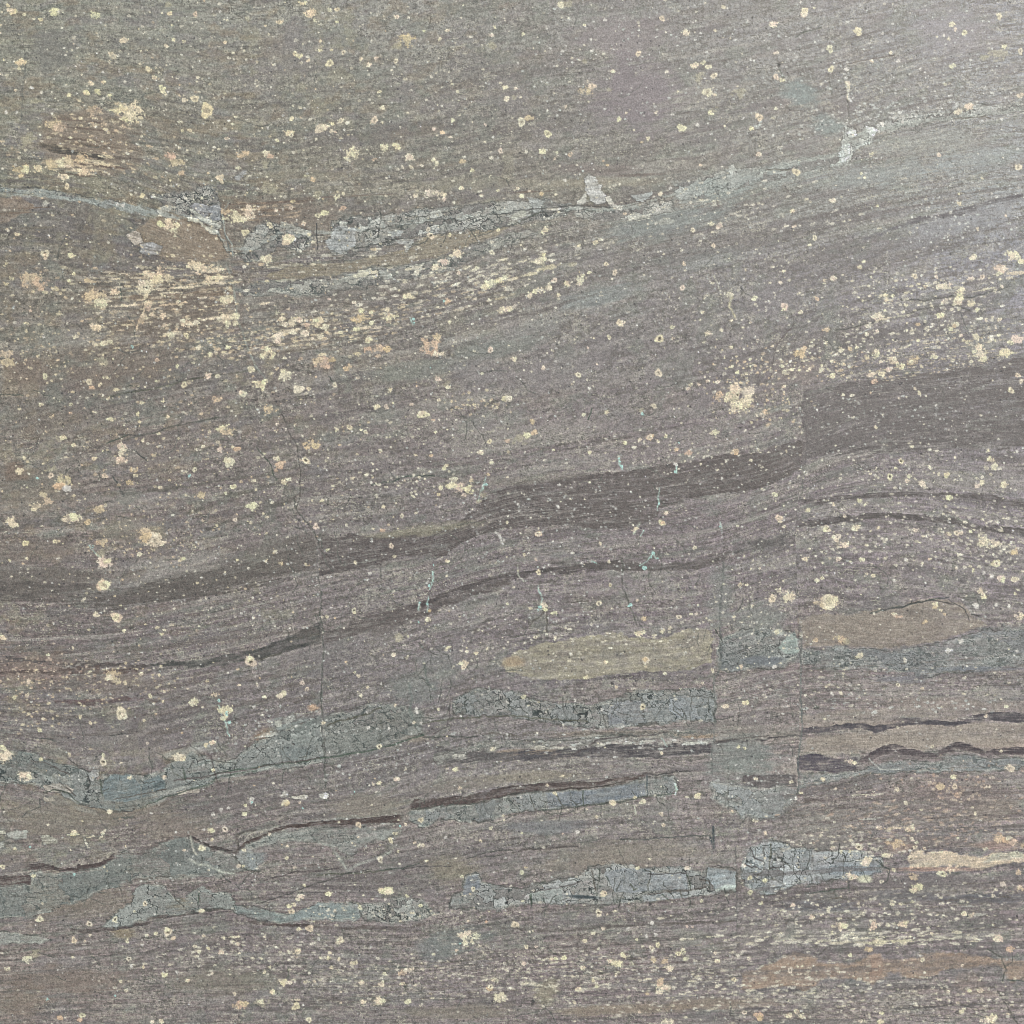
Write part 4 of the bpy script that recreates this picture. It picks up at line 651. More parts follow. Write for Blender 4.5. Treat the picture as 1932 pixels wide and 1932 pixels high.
# ---- inclusions: k = O ring, R ring with open pit, B plain, C ragged cream, P ragged peach, T teal, W white, D dark pit, F faint
SP = {
(0,0): 'C415,90,28 C710,115,34 C310,145,18 C75,75,20 C60,40,14 O1475,105,17 W1660,88,9 C850,425,34 C160,470,28 C150,520,12 C940,305,26 C1115,525,24 C1255,345,13 C1225,660,20 C1225,690,16 B1250,712,11 C1165,585,18 B1395,755,19 O1470,745,26 B1355,725,9 O1560,835,50 C975,840,80 C900,830,45 C1000,880,40 P690,825,44 P415,935,50 P450,965,36 P720,850,40 C680,630,24 F280,765,40 P150,1280,50 C190,1285,30 C285,1270,24 W45,845,10 W125,850,8 C20,1065,20 F180,1060,50 F230,1030,40 C480,1330,32 O505,1405,18 B1075,1475,18 P1830,1160,30 P1330,1225,42 P1365,1300,24 P1290,1170,30 C1670,1340,26 C1675,1380,14 C1800,1265,18 C1280,1700,46 C1220,1690,26 C1310,1755,34 O1850,1755,25 R340,1915,28 P610,1200,50 P520,1210,40 P400,1240,36 C650,1290,40 C460,1225,34 W235,665,12 C120,680,12 C30,450,10 W440,88,8 C740,690,24 C650,700,20 C520,715,16 C1780,1640,60 C1860,1600,50 P1700,1600,30 C780,620,14 W780,545,8 C1380,985,14 C1430,980,14 C940,900,20 C1710,1045,18 W885,1540,12 W930,1550,14 B830,720,12 C1470,130,12 C1390,310,14 C1310,300,14 B1700,320,12 F1860,150,24 C100,90,22 C180,110,14 F1260,30,26 C1280,100,16 C1330,1700,20 C540,1925,20 C130,1770,16 C50,1730,10 W1600,85,6',
(1,0): 'C410,95,34 C350,25,24 C550,75,18 O615,72,17 C175,163,20 C70,195,12 B440,150,10 C610,165,12 C325,420,26 O295,405,16 B395,455,12 O555,478,26 C1065,125,17 C1068,60,8 O790,445,12 B905,440,14 O1055,460,16 P1140,310,46 F1080,340,40 C1780,265,16 F1780,350,34 B1800,203,11 B1445,228,14 B1385,297,12 B1883,660,17 C955,815,18 O893,908,26 B270,893,16 C250,1010,28 R265,1020,14 C160,1058,12 B485,970,38 C520,960,24 B575,932,12 C640,915,20 B570,990,12 W90,963,9 C600,995,10 C640,1040,12 B1485,908,13 B1340,970,13 P1408,1000,14 C1470,1035,14 B1730,942,8 C85,1155,26 P110,1175,20 F80,1240,30 C720,1160,52 C700,1210,20 C960,1110,28 C1055,1105,26 C1160,1190,30 B1105,1262,12 C1170,1262,16 P890,1200,16 B1365,1235,17 C1340,1205,14 P1560,1215,20 C1630,1285,16 O1845,1140,18 C1340,1462,46 C1390,1470,30 R1345,1455,10 B1205,1478,16 C1420,1505,16 O660,1462,10 C610,1485,24 F470,1470,30 P280,1522,14 O265,1568,16 O465,1625,17 C520,1605,26 P650,1570,24 P430,1355,20 F110,1420,50 C380,1330,14 C150,1590,13 O105,1700,22 C360,1690,18 B240,1805,44 C410,1772,16 C430,1835,18 O1300,1732,16 R1318,1778,24 P890,1880,22 C1520,1915,36 O1780,1905,18 O1462,1772,12 O1830,1735,12 C1560,1420,18 C1700,1475,12 D905,1730,9 C1830,1440,14 C930,690,14 B955,930,8 P510,1500,10 F510,320,40 C485,310,14 C485,380,12 O660,395,16 C850,490,18 B570,375,8 F1780,790,16 C1890,745,20 B1272,235,9 C740,1160,20 C1480,635,10 F1220,1440,16 F930,590,10',
(2,0): 'B370,35,26 F420,20,40 W700,150,13 C548,190,10 O1132,140,20 B88,257,14 C1310,250,24 O952,405,20 C762,535,18 F550,460,20 W600,385,10 W385,385,9 W45,478,9 C1590,55,20 C1380,495,22 C1440,470,18 C1480,505,18 O1525,570,21 O1475,695,34 C1530,712,14 O605,650,26 P550,690,40 P570,700,26 O568,615,9 O70,920,30 P130,890,24 O270,1010,26 B405,803,10 B808,900,16 B860,858,9 B1088,848,8 B1280,968,30 O1865,883,27 C1500,850,18 F1520,830,30 C1810,970,16 W1400,942,12 C235,1140,26 C325,1150,18 P445,1165,17 C320,1195,18 P690,1215,8 P720,1245,9 W1215,865,10 C25,665,12 F750,680,24 W260,215,7 W598,298,8 W1780,157,7 W1365,170,8 B1535,230,10 O1026,1045,14 P980,1070,10 C40,1420,14 C70,1480,18 P225,1462,14 B328,1468,10 W400,1362,11 B1122,1465,16 W1195,1420,10 C1425,1245,12 C250,1735,26 C630,1830,20 O1365,1735,16 O1520,1855,14 C505,1850,14 C240,1920,14 W1100,1583,16 C855,1615,14 W1800,1272,5 C1560,1700,26 C1510,1690,20 F1720,700,44 F20,740,30 C1860,1165,20 C130,1440,10 F1420,580,40',
(3,0): 'C45,180,26 B275,90,28 B270,115,22 B678,237,30 O467,370,24 C58,400,18 O62,582,20 C105,605,18 O475,522,22 W587,523,17 B605,630,17 C600,660,10 B785,465,12 B925,398,12 W980,460,13 W945,258,9 W865,252,8 O1745,123,21 C1390,182,18 B1413,222,12 O1482,247,18 B1362,294,11 W1325,266,11 C1785,348,18 O1905,385,20 C1395,500,20 W1150,520,10 C1340,640,18 C1370,635,12 O1905,720,22 C780,1160,16 C775,1180,9 O213,1300,27 O1888,1262,24 B1290,1168,12 C705,1310,10 C730,1340,8 B1442,1537,15 C1440,1465,9 C185,1595,17 C195,1705,18 O352,1795,18 C318,1850,13 B570,1672,9 O1582,1728,10 O1795,1630,9 O1615,1345,8 W1690,1460,8 C490,1510,20 W1200,1585,7 W1213,1565,6 C60,820,12 F35,890,16 C1850,1925,40 W245,15,10 W415,380,6 C350,60,10 C820,1556,12 C1520,805,30 C1440,840,26 W860,935,12 W1015,920,10 F1740,410,60 F1640,430,30 D630,335,10 D265,330,7 D1205,1320,6 D665,1200,9 D1590,865,9 D80,495,14 D515,665,9',
(0,1): 'C50,55,18 C85,168,22 C45,215,20 P260,160,50 P230,190,60 P300,210,45 P410,250,24 C560,138,15 C520,188,11 P660,185,18 C345,278,18 C245,268,14 O343,5,20 C1165,140,50 C1200,110,40 C1120,130,40 C1100,230,50 R1105,240,18 C1060,200,26 P1265,180,34 C1190,180,34 P700,300,46 P760,290,40 C760,345,46 P680,310,40 C870,270,30 C1120,360,26 P1115,400,24 P1080,450,20 P1060,495,22 C1460,70,42 C1520,90,34 C1640,95,40 C1660,100,24 C1580,180,40 C1640,170,34 C1490,128,12 C1710,325,34 C1720,345,22 R1712,320,8 C1550,375,14 B1228,452,22 C1150,440,24 C1700,475,44 C1770,460,34 C1660,475,24 C1720,505,26 C1770,505,24 C1400,505,30 C1430,520,26 C1480,500,20 C1240,525,18 C1300,590,30 C1250,595,20 C1380,490,16 O1405,600,19 C720,540,30 O690,520,14 C710,660,24 C790,655,26 C830,645,18 C1500,690,20 C1590,745,20 C1630,725,18 C1680,740,16 C1720,690,16 T1000,690,20 C575,610,17 C200,505,18 B230,413,9 W330,608,11 F770,790,40 P30,750,50 P60,800,40 P1185,790,16 C1455,805,13 O1338,830,12 O343,908,19 O670,950,21 P690,993,18 O755,970,14 C800,915,20 P385,1215,20 P535,1190,15 C205,925,10 O1390,970,22 C1570,905,26 C1650,905,20 B1895,853,24 C1700,885,14 B818,1075,12 P1640,1085,28 P1615,1075,22 C1840,1045,26 C1820,1030,18 O1040,1195,14 O1070,1110,14 O1053,1252,10 C830,1230,18 B1265,1212,13 C1410,1200,10 O1580,1328,12 C1690,1310,40 P1750,1320,32 P1700,1330,30 B1078,1390,12 O1643,1405,12 C920,1440,40 C925,1480,30 C920,1540,32 R925,1440,9 C555,1428,14 C1535,1440,14 B1660,1462,20 B1735,1558,34 C1720,1540,24 P1790,1455,18 P1155,1410,10 P1150,1500,10 O1468,1612,16 P1010,1612,28 R1008,1612,8 C1020,1660,20 P982,1710,22 O790,1660,20 P475,1700,50 P450,1740,30 W505,1755,28 O385,1655,18 F370,1610,40 P1525,1805,26 C550,1810,16 P750,1905,32 C1900,1890,30 C1910,1700,22 P360,1850,34 C270,1890,34 P330,1800,26 C1760,1740,20 C1200,1340,12 F430,1380,40 C470,1370,22 C150,1620,26 C205,1745,6 D1335,940,8 D1440,540,9 B185,1525,12 C710,1530,20 C330,1020,6 C1100,985,14 F1270,980,20 C310,1125,16 C540,1120,14 F1700,560,30 T1430,1660,18 C1210,1750,14 C1700,1790,12 T280,1675,14 C1500,560,14 C1340,345,12',
(1,1): 'C80,20,34 C1780,205,36 C1840,180,34 C1870,160,30 C1730,235,26 O1667,90,12 C1530,130,14 C1420,45,30 C1350,85,24 C1140,300,24 C1190,310,14 T1415,340,18 P1450,340,22 T1188,475,15 T1192,505,11 C1890,400,34 C1850,410,26 C1920,395,24 P790,465,46 P760,485,30 C800,412,20 R768,478,7 C1010,460,40 C990,405,20 P1000,440,14 C760,550,22 C870,425,16 C480,500,38 C520,535,30 C450,490,20 C270,495,34 C320,480,26 C220,515,24 P380,520,18 C160,430,20 C200,470,18 C170,600,40 C160,640,26 C280,570,22 C370,580,24 C480,610,24 C430,625,14 C850,635,22 P930,700,36 P850,715,28 P990,700,24 P920,750,16 P770,740,24 C1460,500,13 O1770,710,22 P1320,670,50 P1370,610,26 P1280,640,30 P1250,700,22 P1340,720,30 O1285,608,10 C1375,745,30 C1400,735,20 D1455,750,9 C80,740,42 C70,700,24 P50,690,16 C105,765,20 P510,800,50 P470,790,30 P570,785,22 P335,780,18 P700,845,28 P680,850,20 C220,900,40 C200,860,24 P160,850,16 O595,975,18 B320,1005,34 O400,1003,14 C770,915,18 C30,970,40 C50,950,20 T1315,845,12 C1375,930,22 F1430,960,26 C1450,990,16 B1705,887,10 O1012,1015,10 O1175,1122,11 B915,1138,22 C980,1140,22 P110,1150,34 B1880,1075,24 C1905,1080,24 C1260,1200,32 C1245,1185,16 O1380,1085,12 C160,1268,12 O703,1290,19 B610,1310,11 C830,1330,15 C790,1310,10 P1330,1240,12 C1355,1330,12 P415,1420,44 P440,1430,26 B155,1530,22 R170,1535,8 P170,1590,26 P195,1560,20 P150,1620,14 R375,1543,25 O940,1476,12 O1762,1400,16 C1690,1485,20 P1900,1395,20 B1395,1415,5 C1210,1500,12 P1320,1505,10 C1775,1560,12 C1440,1580,12 C210,1705,24 C250,1685,16 C725,1680,18 C835,1650,14 C1420,1600,12 P1755,1650,12 C1470,1725,34 C1550,1750,50 C1590,1760,40 C1490,1690,24 P1625,1695,18 C1570,1800,20 C1390,1750,18 P1380,1800,12 B1120,1695,7 C1215,1700,11 C1190,1815,16 B960,1890,13 C500,1845,12 C120,1860,12 C550,325,16 T1735,1720,20 F1700,1800,30 F1680,1850,16 C1900,1665,12 C740,350,12 B245,400,10 C870,505,16 C640,575,14 O1720,1085,8',
(2,1): 'C20,385,30 B135,297,22 C220,265,30 C270,240,24 C180,270,20 O320,183,18 C515,175,30 C420,205,24 C530,145,16 C510,205,20 F460,70,30 O712,60,15 O775,122,18 C350,295,14 C585,125,12 O1285,240,18 C210,35,30 C245,20,20 F240,60,40 B812,505,24 C835,505,18 O732,613,14 R1112,625,30 C1215,620,13 C1210,535,18 C1475,583,24 B1580,560,12 C1830,315,20 B1762,103,9 C1640,290,22 F1650,330,20 C1655,485,12 C1800,502,11 B1297,60,12 B235,843,14 O500,898,20 O1105,882,26 W330,795,9 B573,690,7 C455,968,12 C15,780,20 C1690,1000,40 C1660,1060,46 C1760,1030,46 C1680,1130,50 C1740,1110,50 C1775,1080,34 R1700,1050,16 R1705,1110,14 R1668,1135,8 P1555,1060,34 P1560,1040,20 C1640,1060,26 C1885,1200,32 P1910,1180,20 C1345,975,16 C1410,970,14 C1475,945,14 C1550,950,12 C1330,1000,14 O1072,1132,18 T985,1195,17 F980,1160,22 P165,1255,24 C110,1355,22 F60,1380,50 P170,1330,20 O1160,1360,14 P1040,1368,24 O1040,1368,20 B965,1388,14 P1090,1385,10 C715,1180,16 C540,1200,12 C585,1480,14 C315,1465,10 C850,1410,16 C1540,1330,22 C1510,1340,14 P1335,1485,20 P1240,1460,12 P1690,1475,24 O1665,1480,14 T805,1525,14 T828,1585,14 T815,1550,8 T1260,1410,14 W1235,1570,14 T1230,1630,14 W1585,1680,9 W350,1895,8 W45,1875,9 W1005,1850,6 W358,1727,9 T1110,1870,12 D1455,590,5 D1720,1300,9 D1345,1140,11 B640,815,8 C620,618,8 C1870,1150,14 C1800,780,10 C1700,880,14 C1770,885,16 C1660,835,12 C1440,425,12 C1850,630,10 C1650,690,14 C1500,590,12',
(3,1): 'O125,380,26 C115,400,14 B95,200,12 C690,85,18 C490,170,20 C430,185,14 P240,730,36 P270,700,20 P260,750,20 P440,555,22 C245,425,14 P370,320,18 C835,450,30 C810,460,24 C850,465,18 O1105,152,20 C1335,225,44 C1370,215,24 C1300,235,20 O1618,158,18 C1530,170,20 O1190,230,12 C1750,100,36 C1740,135,20 C1815,165,20 C1800,95,20 B1270,158,13 C1550,10,22 C1840,8,36 C1710,260,16 C1770,230,14 C1460,265,30 C1450,310,30 C1530,350,26 C1430,350,24 C1340,340,30 C1700,200,12 B1580,407,14 C890,300,22 C895,330,16 C940,300,14 P940,340,12 C1040,370,14 C1300,445,28 C1320,440,14 C1410,520,34 C1380,550,20 P1400,530,16 C1460,600,16 B1570,610,24 C1510,650,18 C1480,630,14 B1880,630,36 C1830,655,20 C1590,690,24 C1560,720,20 B825,565,12 C745,590,18 P1130,518,14 C550,712,14 P625,700,18 C670,690,12 C815,745,24 C815,720,18 C950,710,14 C940,790,30 C960,780,16 P1095,795,34 C1080,800,18 C1000,830,26 B1160,832,11 C910,855,22 C775,895,22 C860,890,20 P805,945,18 C490,905,22 C400,850,22 C320,850,14 C130,880,24 C120,985,14 C180,860,12 C1250,760,26 C1250,740,12 C1600,735,40 C1620,780,24 C1640,770,16 C1790,740,34 C1840,730,14 O1535,797,10 O1645,485,10 C1750,480,14 B1720,540,10 B1715,640,10 O1885,900,16 O1910,945,14 O1833,1015,21 O1140,1035,12 B1105,1002,10 W1270,1127,7 B815,1295,12 C565,1048,10 O990,1075,9 R1003,1548,19 B1222,1598,13 C1070,1662,16 C965,1600,13 C930,1615,10 R920,1665,22 C1170,1720,24 C1050,1700,18 B1708,1590,25 C1680,1545,28 C1650,1600,20 B1580,1735,18 B1615,1712,18 C1790,1725,26 C1350,1650,22 C55,1805,22 C1375,1822,24 O690,1845,14 O495,1875,12 B735,1875,11 B1660,1470,12 W1880,1470,10 B140,1475,8 C300,1918,15 C105,830,14 C35,680,10 C400,825,10 C480,790,12 C205,1320,0 C715,335,12 C765,300,10 C120,110,12 P1750,65,10 C1910,40,20 D1155,1495,12 C880,410,12 D635,445,8 C1020,420,12 C1130,635,14 C1050,505,8 C850,800,12 W370,1163,6 W610,1212,6 C440,645,10 C1060,450,12',
(0,2): 'C90,80,40 C540,45,50 C560,30,34 P665,75,24 O190,235,22 O415,222,14 T700,270,24 C790,385,44 P770,230,34 P740,240,20 C810,370,20 F760,310,30 P1100,150,34 C1180,220,50 C1150,190,34 P1100,190,34 C1055,320,18 O1775,60,14 O1895,82,10 B1635,103,8 C1530,65,14 O775,552,44 O790,555,36 C730,775,20 O880,795,36 O875,795,22 B1915,800,10 C935,895,13 C1300,850,18 C20,950,22 R1893,1128,38 C1893,1110,30 P850,1240,44 P870,1270,34 C820,1250,24 O945,1290,11 O680,1205,10 B215,1280,16 C1065,1225,20 B1200,1230,10 O205,1380,13 O110,1400,14 C1468,1430,28 C1450,1440,16 O915,1520,42 O935,1540,24 C1230,1430,12 O1135,1388,14 C1700,1500,44 C1690,1550,24 C1620,1380,24 T1650,1420,17 T1712,1525,16 T1710,1510,10 T1730,1590,18 D1890,1132,9 O605,1545,13 O683,1590,10 O325,1560,10 C1160,1440,12 C300,1650,16 B525,1830,12 O780,1835,12 R778,1885,26 C1350,1850,36 C1380,1860,20 C50,1850,50 C20,1850,34 C20,1780,20 B310,1865,14 C910,1895,14 C60,1260,12 C1550,1760,18 C1600,1740,18 C1360,360,20 C70,365,10 C205,350,12 W1910,800,9 W1820,765,7 B1110,1745,8 D1035,1388,6 C1240,890,10 C1220,920,12 C1415,1335,8 B550,1025,9 C360,1080,12 C1805,1310,12 D195,185,8 C1380,355,14 W1915,1470,8 C230,1330,8',
(1,2): 'O452,108,20 O1100,30,15 P958,137,16 P178,390,18 C75,372,10 C145,298,14 O1022,255,17 O540,285,11 O750,380,12 R740,745,16 C745,760,12 O535,790,11 W858,465,12 B1442,483,8 W1840,180,11 W1870,210,9 O1895,80,10 T1307,550,11 T1340,400,8 T1330,470,7 T1295,690,13 T1300,660,8 T1235,685,8 T1305,560,8 C1300,810,20 P1305,745,13 T1225,830,12 F1090,950,36 C1040,1078,16 O773,1237,12 C740,1212,10 B1573,1150,30 C1545,1145,14 C1660,1065,14 C1590,1055,12 O1745,1033,10 B205,1370,24 C180,1385,20 C385,1335,17 C65,1395,12 O350,1290,16 B790,1385,12 B840,1322,8 W945,1295,8 O1050,1457,10 W1210,1480,9 W1210,1508,12 B1375,1488,11 W845,1630,10 W835,1512,7 O508,1592,12 R930,1770,17 C1785,1790,18 C1130,1935,16 W1245,1590,12 C1190,1590,14 D285,1752,12 D700,1558,9 D1582,1362,6 W1895,1435,9 D60,680,9 C85,38,14 W1005,1635,8 C1455,1025,18 B1150,940,8 O10,1302,10 P440,1480,30 D1560,450,6 D1665,437,6 W565,720,7 C1440,370,14 C1900,690,12',
(2,2): 'O1132,80,22 P1132,85,16 C1165,10,16 O197,165,20 P197,165,22 B665,237,10 C940,125,18 C920,140,14 T1065,310,16 T1000,420,20 T1050,340,14 T1100,350,12 T625,383,13 W530,390,10 O730,375,11 O180,360,12 O200,455,18 O1378,268,14 O92,325,9 C45,445,10 T895,700,17 T880,710,12 O655,688,17 C240,700,26 T210,720,20 C250,735,16 C320,762,20 O137,725,11 O740,550,12 P740,555,10 O945,665,10 P993,805,17 O1260,792,17 B1390,770,10 C1350,770,10 C1725,545,20 C1770,548,16 R178,945,13 C1000,1125,28 P1000,1115,16 C1010,1170,11 D850,1055,11 D755,1295,13 D528,1120,8 D92,1312,11 D400,1365,8 D275,1020,6 D335,1100,6 O1730,1165,13 O1515,1195,12 C705,1130,14 C555,1248,15 C1155,1220,12 C1435,1290,13 W475,1420,11 R987,1472,20 W680,1492,9 O785,1320,10 C1610,1465,22 C1760,1440,20 C85,1395,16 B1712,1772,12 B1755,1782,11 C1270,1335,8 C960,915,24 C990,905,14 C1140,895,18 C1190,880,18 C1130,1820,14 C1870,425,10 C1785,788,10 C1660,720,10 C1675,790,10 D85,1755,8 W615,1900,8 D1268,1160,6 D1175,1275,8 W155,1370,6 W405,858,8 C35,810,9 D520,955,6 C1900,1330,0 C1815,710,12 C1405,700,8 C1705,105,9 T195,740,14 T1570,110,8',
(3,2): 'O83,42,24 C90,75,14 R445,128,26 C430,130,20 C660,120,28 C640,125,16 B495,190,15 C520,190,22 C520,215,14 C575,255,34 C590,260,24 C740,250,13 O578,30,10 C830,120,12 C1115,137,20 C1360,165,18 O1425,160,20 O1460,160,14 C1650,215,50 C1700,220,40 R1660,215,10 C1620,210,30 P1855,290,28 P1850,300,18 C530,358,20 C280,355,24 C705,360,18 O1720,388,30 O1725,390,18 B1760,500,26 B1775,515,20 W1690,485,15 C1860,510,22 W1630,462,10 O1550,440,12 O1423,428,8 B1602,597,22 C1635,640,18 C1625,620,14 C1890,590,12 C1870,615,12 O32,655,28 C110,610,40 C150,640,36 C80,595,24 C140,650,30 C455,680,60 O455,682,52 P385,690,30 C480,670,30 O745,465,10 O795,482,14 C370,517,17 W955,517,11 C410,500,14 C345,573,9 D345,292,9 D848,578,8 C960,775,20 P985,790,20 C945,765,12 C1265,695,20 P1255,720,14 C1310,740,14 P1330,770,12 W1570,710,22 W1720,700,13 W1820,712,12 C1880,780,30 C1900,785,20 P360,965,16 C345,980,10 D1053,745,7 C690,1083,26 W1035,1118,12 R1035,1118,14 R982,1303,14 C1163,1333,16 B550,1370,15 W483,1372,12 W630,1367,9 W48,1170,13 C440,1318,14 C70,900,26 W1495,1100,9 W1855,1080,9 W1460,980,16 W1360,1045,20 O1645,1540,12 D495,1595,7 C430,1560,10 C1800,1470,12 B1758,1805,10 C620,1885,22 C590,1875,14 C650,1890,14 C1825,1920,20 R1240,1770,10 C530,150,0 D1805,1728,5 C1160,385,12 C1220,355,12 W1350,365,9 W1040,360,12 P1180,830,16 P560,965,26 P520,950,20 F590,975,22 C1530,150,12 C455,350,0 C1555,90,0 W1880,1048,9 C290,1345,0 O465,352,8',
(0,3): 'C190,60,40 C170,55,24 C220,65,18 C1610,15,14 B980,72,15 B1237,70,14 C830,330,16 W1900,240,20 T1900,260,14 W1670,315,12 W1612,350,14 C1840,350,18 W1725,300,12 C1850,285,14 C960,430,12 R1697,462,20 C1595,470,20 W1540,463,9 O1598,540,12 O1520,605,20 C1520,605,22 O1840,617,13 C560,490,20 C770,490,13 O20,745,17 C255,815,12 T560,800,17 T225,595,14 C110,610,12 B320,1020,7 R1095,1023,17 C300,1140,24 O300,1140,22 R673,1178,20 R868,1143,21 C1520,1080,16 O558,1300,22 O640,1305,11 B680,1262,10 O960,1305,13 R1268,1240,26 C1265,1220,20 B1310,1283,13 O1535,1267,12 O1470,1348,14 C1500,1385,16 O1572,1360,11 C200,1445,28 F260,1400,34 C215,1430,16 C50,1515,20 C550,1428,12 R973,1440,16 W990,1495,11 O1080,1502,9 W1073,1340,9 C1730,1278,10 C1800,1270,13 C1750,1275,12 O1690,1285,10 C1800,1328,20 C1660,1385,20 O1678,1388,11 C1240,1560,20 W1335,1540,9 O912,1612,10 R950,1683,11 B1602,1550,8 P1810,1790,34 P1780,1800,26 P1840,1780,24 T360,1745,16 T870,1720,12 O622,1868,20 P600,1900,18 P450,1885,18 O1770,1705,12 C1215,1910,18 C1150,1915,16 C1420,1605,14 O1800,740,14 C1835,740,10 C1300,580,0 D15,655,5 D975,718,5 D1560,1412,8 D550,1545,6 W440,1525,7 C365,430,12 W1140,342,9 C1110,1262,12 C1180,1250,14 O1350,1415,0 C1390,620,12 T1120,0,0 W1165,1105,8 W338,872,7 B1015,1080,7',
(1,3): 'C215,260,24 P230,270,18 O330,262,9 T350,305,10 T745,180,15 O1245,392,19 O775,430,20 C100,498,12 O1540,150,11 C890,120,18 C1060,90,20 C930,115,16 C1770,455,16 C1250,580,24 C1200,555,16 C1050,490,18 O1015,545,18 T1085,440,16 C1130,425,18 O940,692,21 C1290,702,12 O235,588,10 O232,680,11 B727,565,6 B770,520,7 O1072,630,9 O1640,912,16 B1555,818,12 C985,930,34 C1000,940,24 C940,915,18 B808,962,8 O365,885,10 C550,950,20 C1320,900,12 C250,1043,14 O288,1028,13 O268,1083,20 O785,1053,16 O405,1212,26 C325,1215,16 O635,1303,28 C635,1303,22 C1570,1260,44 C1600,1290,40 C1660,1270,30 C1600,1240,22 B1140,965,11 W475,1290,8 C545,1435,20 B627,1440,12 O750,1470,16 C720,1470,14 O570,1505,14 C1150,1530,26 P1110,1550,28 C1180,1510,18 C210,1615,34 C245,1620,20 C180,1600,16 C945,1630,28 C800,1620,22 C830,1630,14 C1110,1625,18 P1765,1660,22 R1770,1650,16 C1840,1730,40 C1880,1735,24 C1800,1600,24 C800,1765,20 C930,1755,34 C960,1760,18 C1145,1760,22 C120,1690,18 O300,1800,28 F50,1780,44 C40,1765,18 P1320,1700,16 C560,1395,14 C310,1395,34 C260,1390,20 B65,1540,14 C100,1500,12 D275,1250,11 D875,1420,8 D290,1760,12 D1215,1222,6 D1300,785,8 W1520,550,8 B1695,550,12 O1365,0,0 W1430,520,10 C1240,1040,12 C1500,10,18 C1440,10,14 C970,1550,12 O970,1553,12 W1535,1585,8 C640,1690,10 B640,1775,7 O1515,1378,10 O440,1610,12 O370,1615,10 B1090,1155,7 C340,970,20 C320,990,14 P1740,1160,10 C1600,1155,10 C1350,1530,0 O400,1900,20 C290,750,12 C1790,1605,14 C1240,1795,10 T1540,1320,12',
(2,3): 'C378,60,16 O265,130,9 B325,193,14 O760,262,22 C765,265,18 C990,250,18 C975,262,12 B925,222,10 C1405,215,24 C1410,200,16 C1320,220,12 W67,223,9 O640,370,12 O1125,348,14 O1145,433,13 W495,482,12 O73,790,14 O950,757,12 C945,755,12 C1325,755,16 B1913,492,14 O1750,738,14 O1795,830,15 C1910,850,17 O1800,940,18 B1885,1020,13 O1432,1002,12 R655,1095,24 O22,1183,26 B718,1103,9 W1055,1167,14 B1322,1193,8 C1365,1200,12 O1055,1360,18 O1100,1335,17 O110,1350,13 C178,1345,13 C390,1433,18 C330,1440,14 C95,1475,20 C300,1440,14 C840,1415,24 C790,1470,34 C740,1460,18 C900,1480,20 O1258,1402,18 C1300,1400,26 C1320,1440,20 C1290,1370,14 P1068,1450,20 P1150,1460,20 C1185,1510,28 C535,1508,17 C550,1305,14 C610,1250,14 W875,1215,12 B985,1345,9 P1120,1620,24 C1140,1650,34 C1120,1690,24 P1125,1600,16 C1160,1660,24 P1025,1705,14 R1120,1670,8 O613,1605,12 C500,1665,20 C790,1560,14 O470,1770,11 C1545,1650,12 O1675,1595,17 R1755,1845,16 P1865,1870,26 P1870,1890,18 C1170,1920,34 B1170,1830,7 B960,1840,8 C690,1212,14 D160,1765,17 D150,1780,12 D250,1670,9 D1030,718,7 D1200,590,6 D990,1775,8 D1500,1845,6 D1040,1030,12 D1385,1350,6 W1085,1260,12 W1015,1270,10 T1250,160,10 C690,945,24 W1180,415,0 C1835,400,18 C1660,325,14 C940,1295,10 C1540,1395,14 C1790,1440,18 C1840,80,12 C1370,1530,0 W1745,738,12 D890,885,9 C640,1650,14 C70,490,12 C385,495,10 C1550,1460,16',
(3,3): 'B412,85,16 O178,105,13 C965,165,20 C965,150,14 C675,180,12 C795,180,10 B510,155,9 C740,210,14 C500,408,9 C840,455,20 C1080,455,30 C1085,440,20 C960,445,18 C1040,265,16 R685,597,23 C485,605,18 O553,632,11 O620,625,10 P740,700,0 C745,700,34 C730,715,24 C900,665,34 C880,660,20 P980,575,34 P900,565,18 C1090,545,20 C1120,560,14 O1112,597,15 R1182,608,11 C1165,520,0 O950,770,13 O1318,798,22 C1300,795,20 C630,820,38 R628,832,14 O857,858,13 C1125,900,34 C1105,920,24 B455,1072,17 B187,1037,15 C330,1125,18 B1565,343,10 C550,1200,34 C570,1195,24 C500,1200,20 C800,1185,40 C850,1175,30 C1010,1175,34 C960,1180,20 C900,1185,18 C1040,1165,16 C1540,1110,20 C1480,1100,18 O483,1243,11 C840,1305,34 C820,1300,20 P755,1365,26 P770,1375,16 B1235,1250,10 C1745,1290,30 C1720,1285,18 C1150,1305,0 O168,1527,19 O1165,1447,15 W1150,1418,8 R1465,1490,8 B1462,1840,14 C1680,1890,40 C1640,1910,30 C1700,1895,20 C1770,880,22 P1895,785,24 P1905,910,24 C1900,895,14 O1700,965,13 C1090,1010,20 C940,1025,16 O682,1020,9 O1000,1025,10 P1110,820,34 C1690,75,20 C1660,140,18 P1300,140,24 O1410,140,20 C1400,65,18 P1430,210,24 C250,190,12 W210,235,12 C965,1390,0 D1315,800,8 D1315,590,8 D1400,548,6 C1830,5,26 C1350,1690,18 C1600,1680,20 C260,1870,24 C160,1870,24 C220,1840,20 C860,1850,14 C850,1920,20 W1550,255,0 O1155,318,9 W500,205,7 C1430,1775,16 C620,1410,14 C1520,1680,14 C1210,1200,10 P1740,530,34 P1800,545,26 P1850,560,26 C1820,525,20 P1920,580,20 P1380,0,0 C1640,610,14 C1810,1860,14 C1035,1325,12 P1830,1370,24 P1560,680,0 C700,1910,16 C1370,760,40 C1420,740,20 C1700,1180,10'}
SPOTS = []
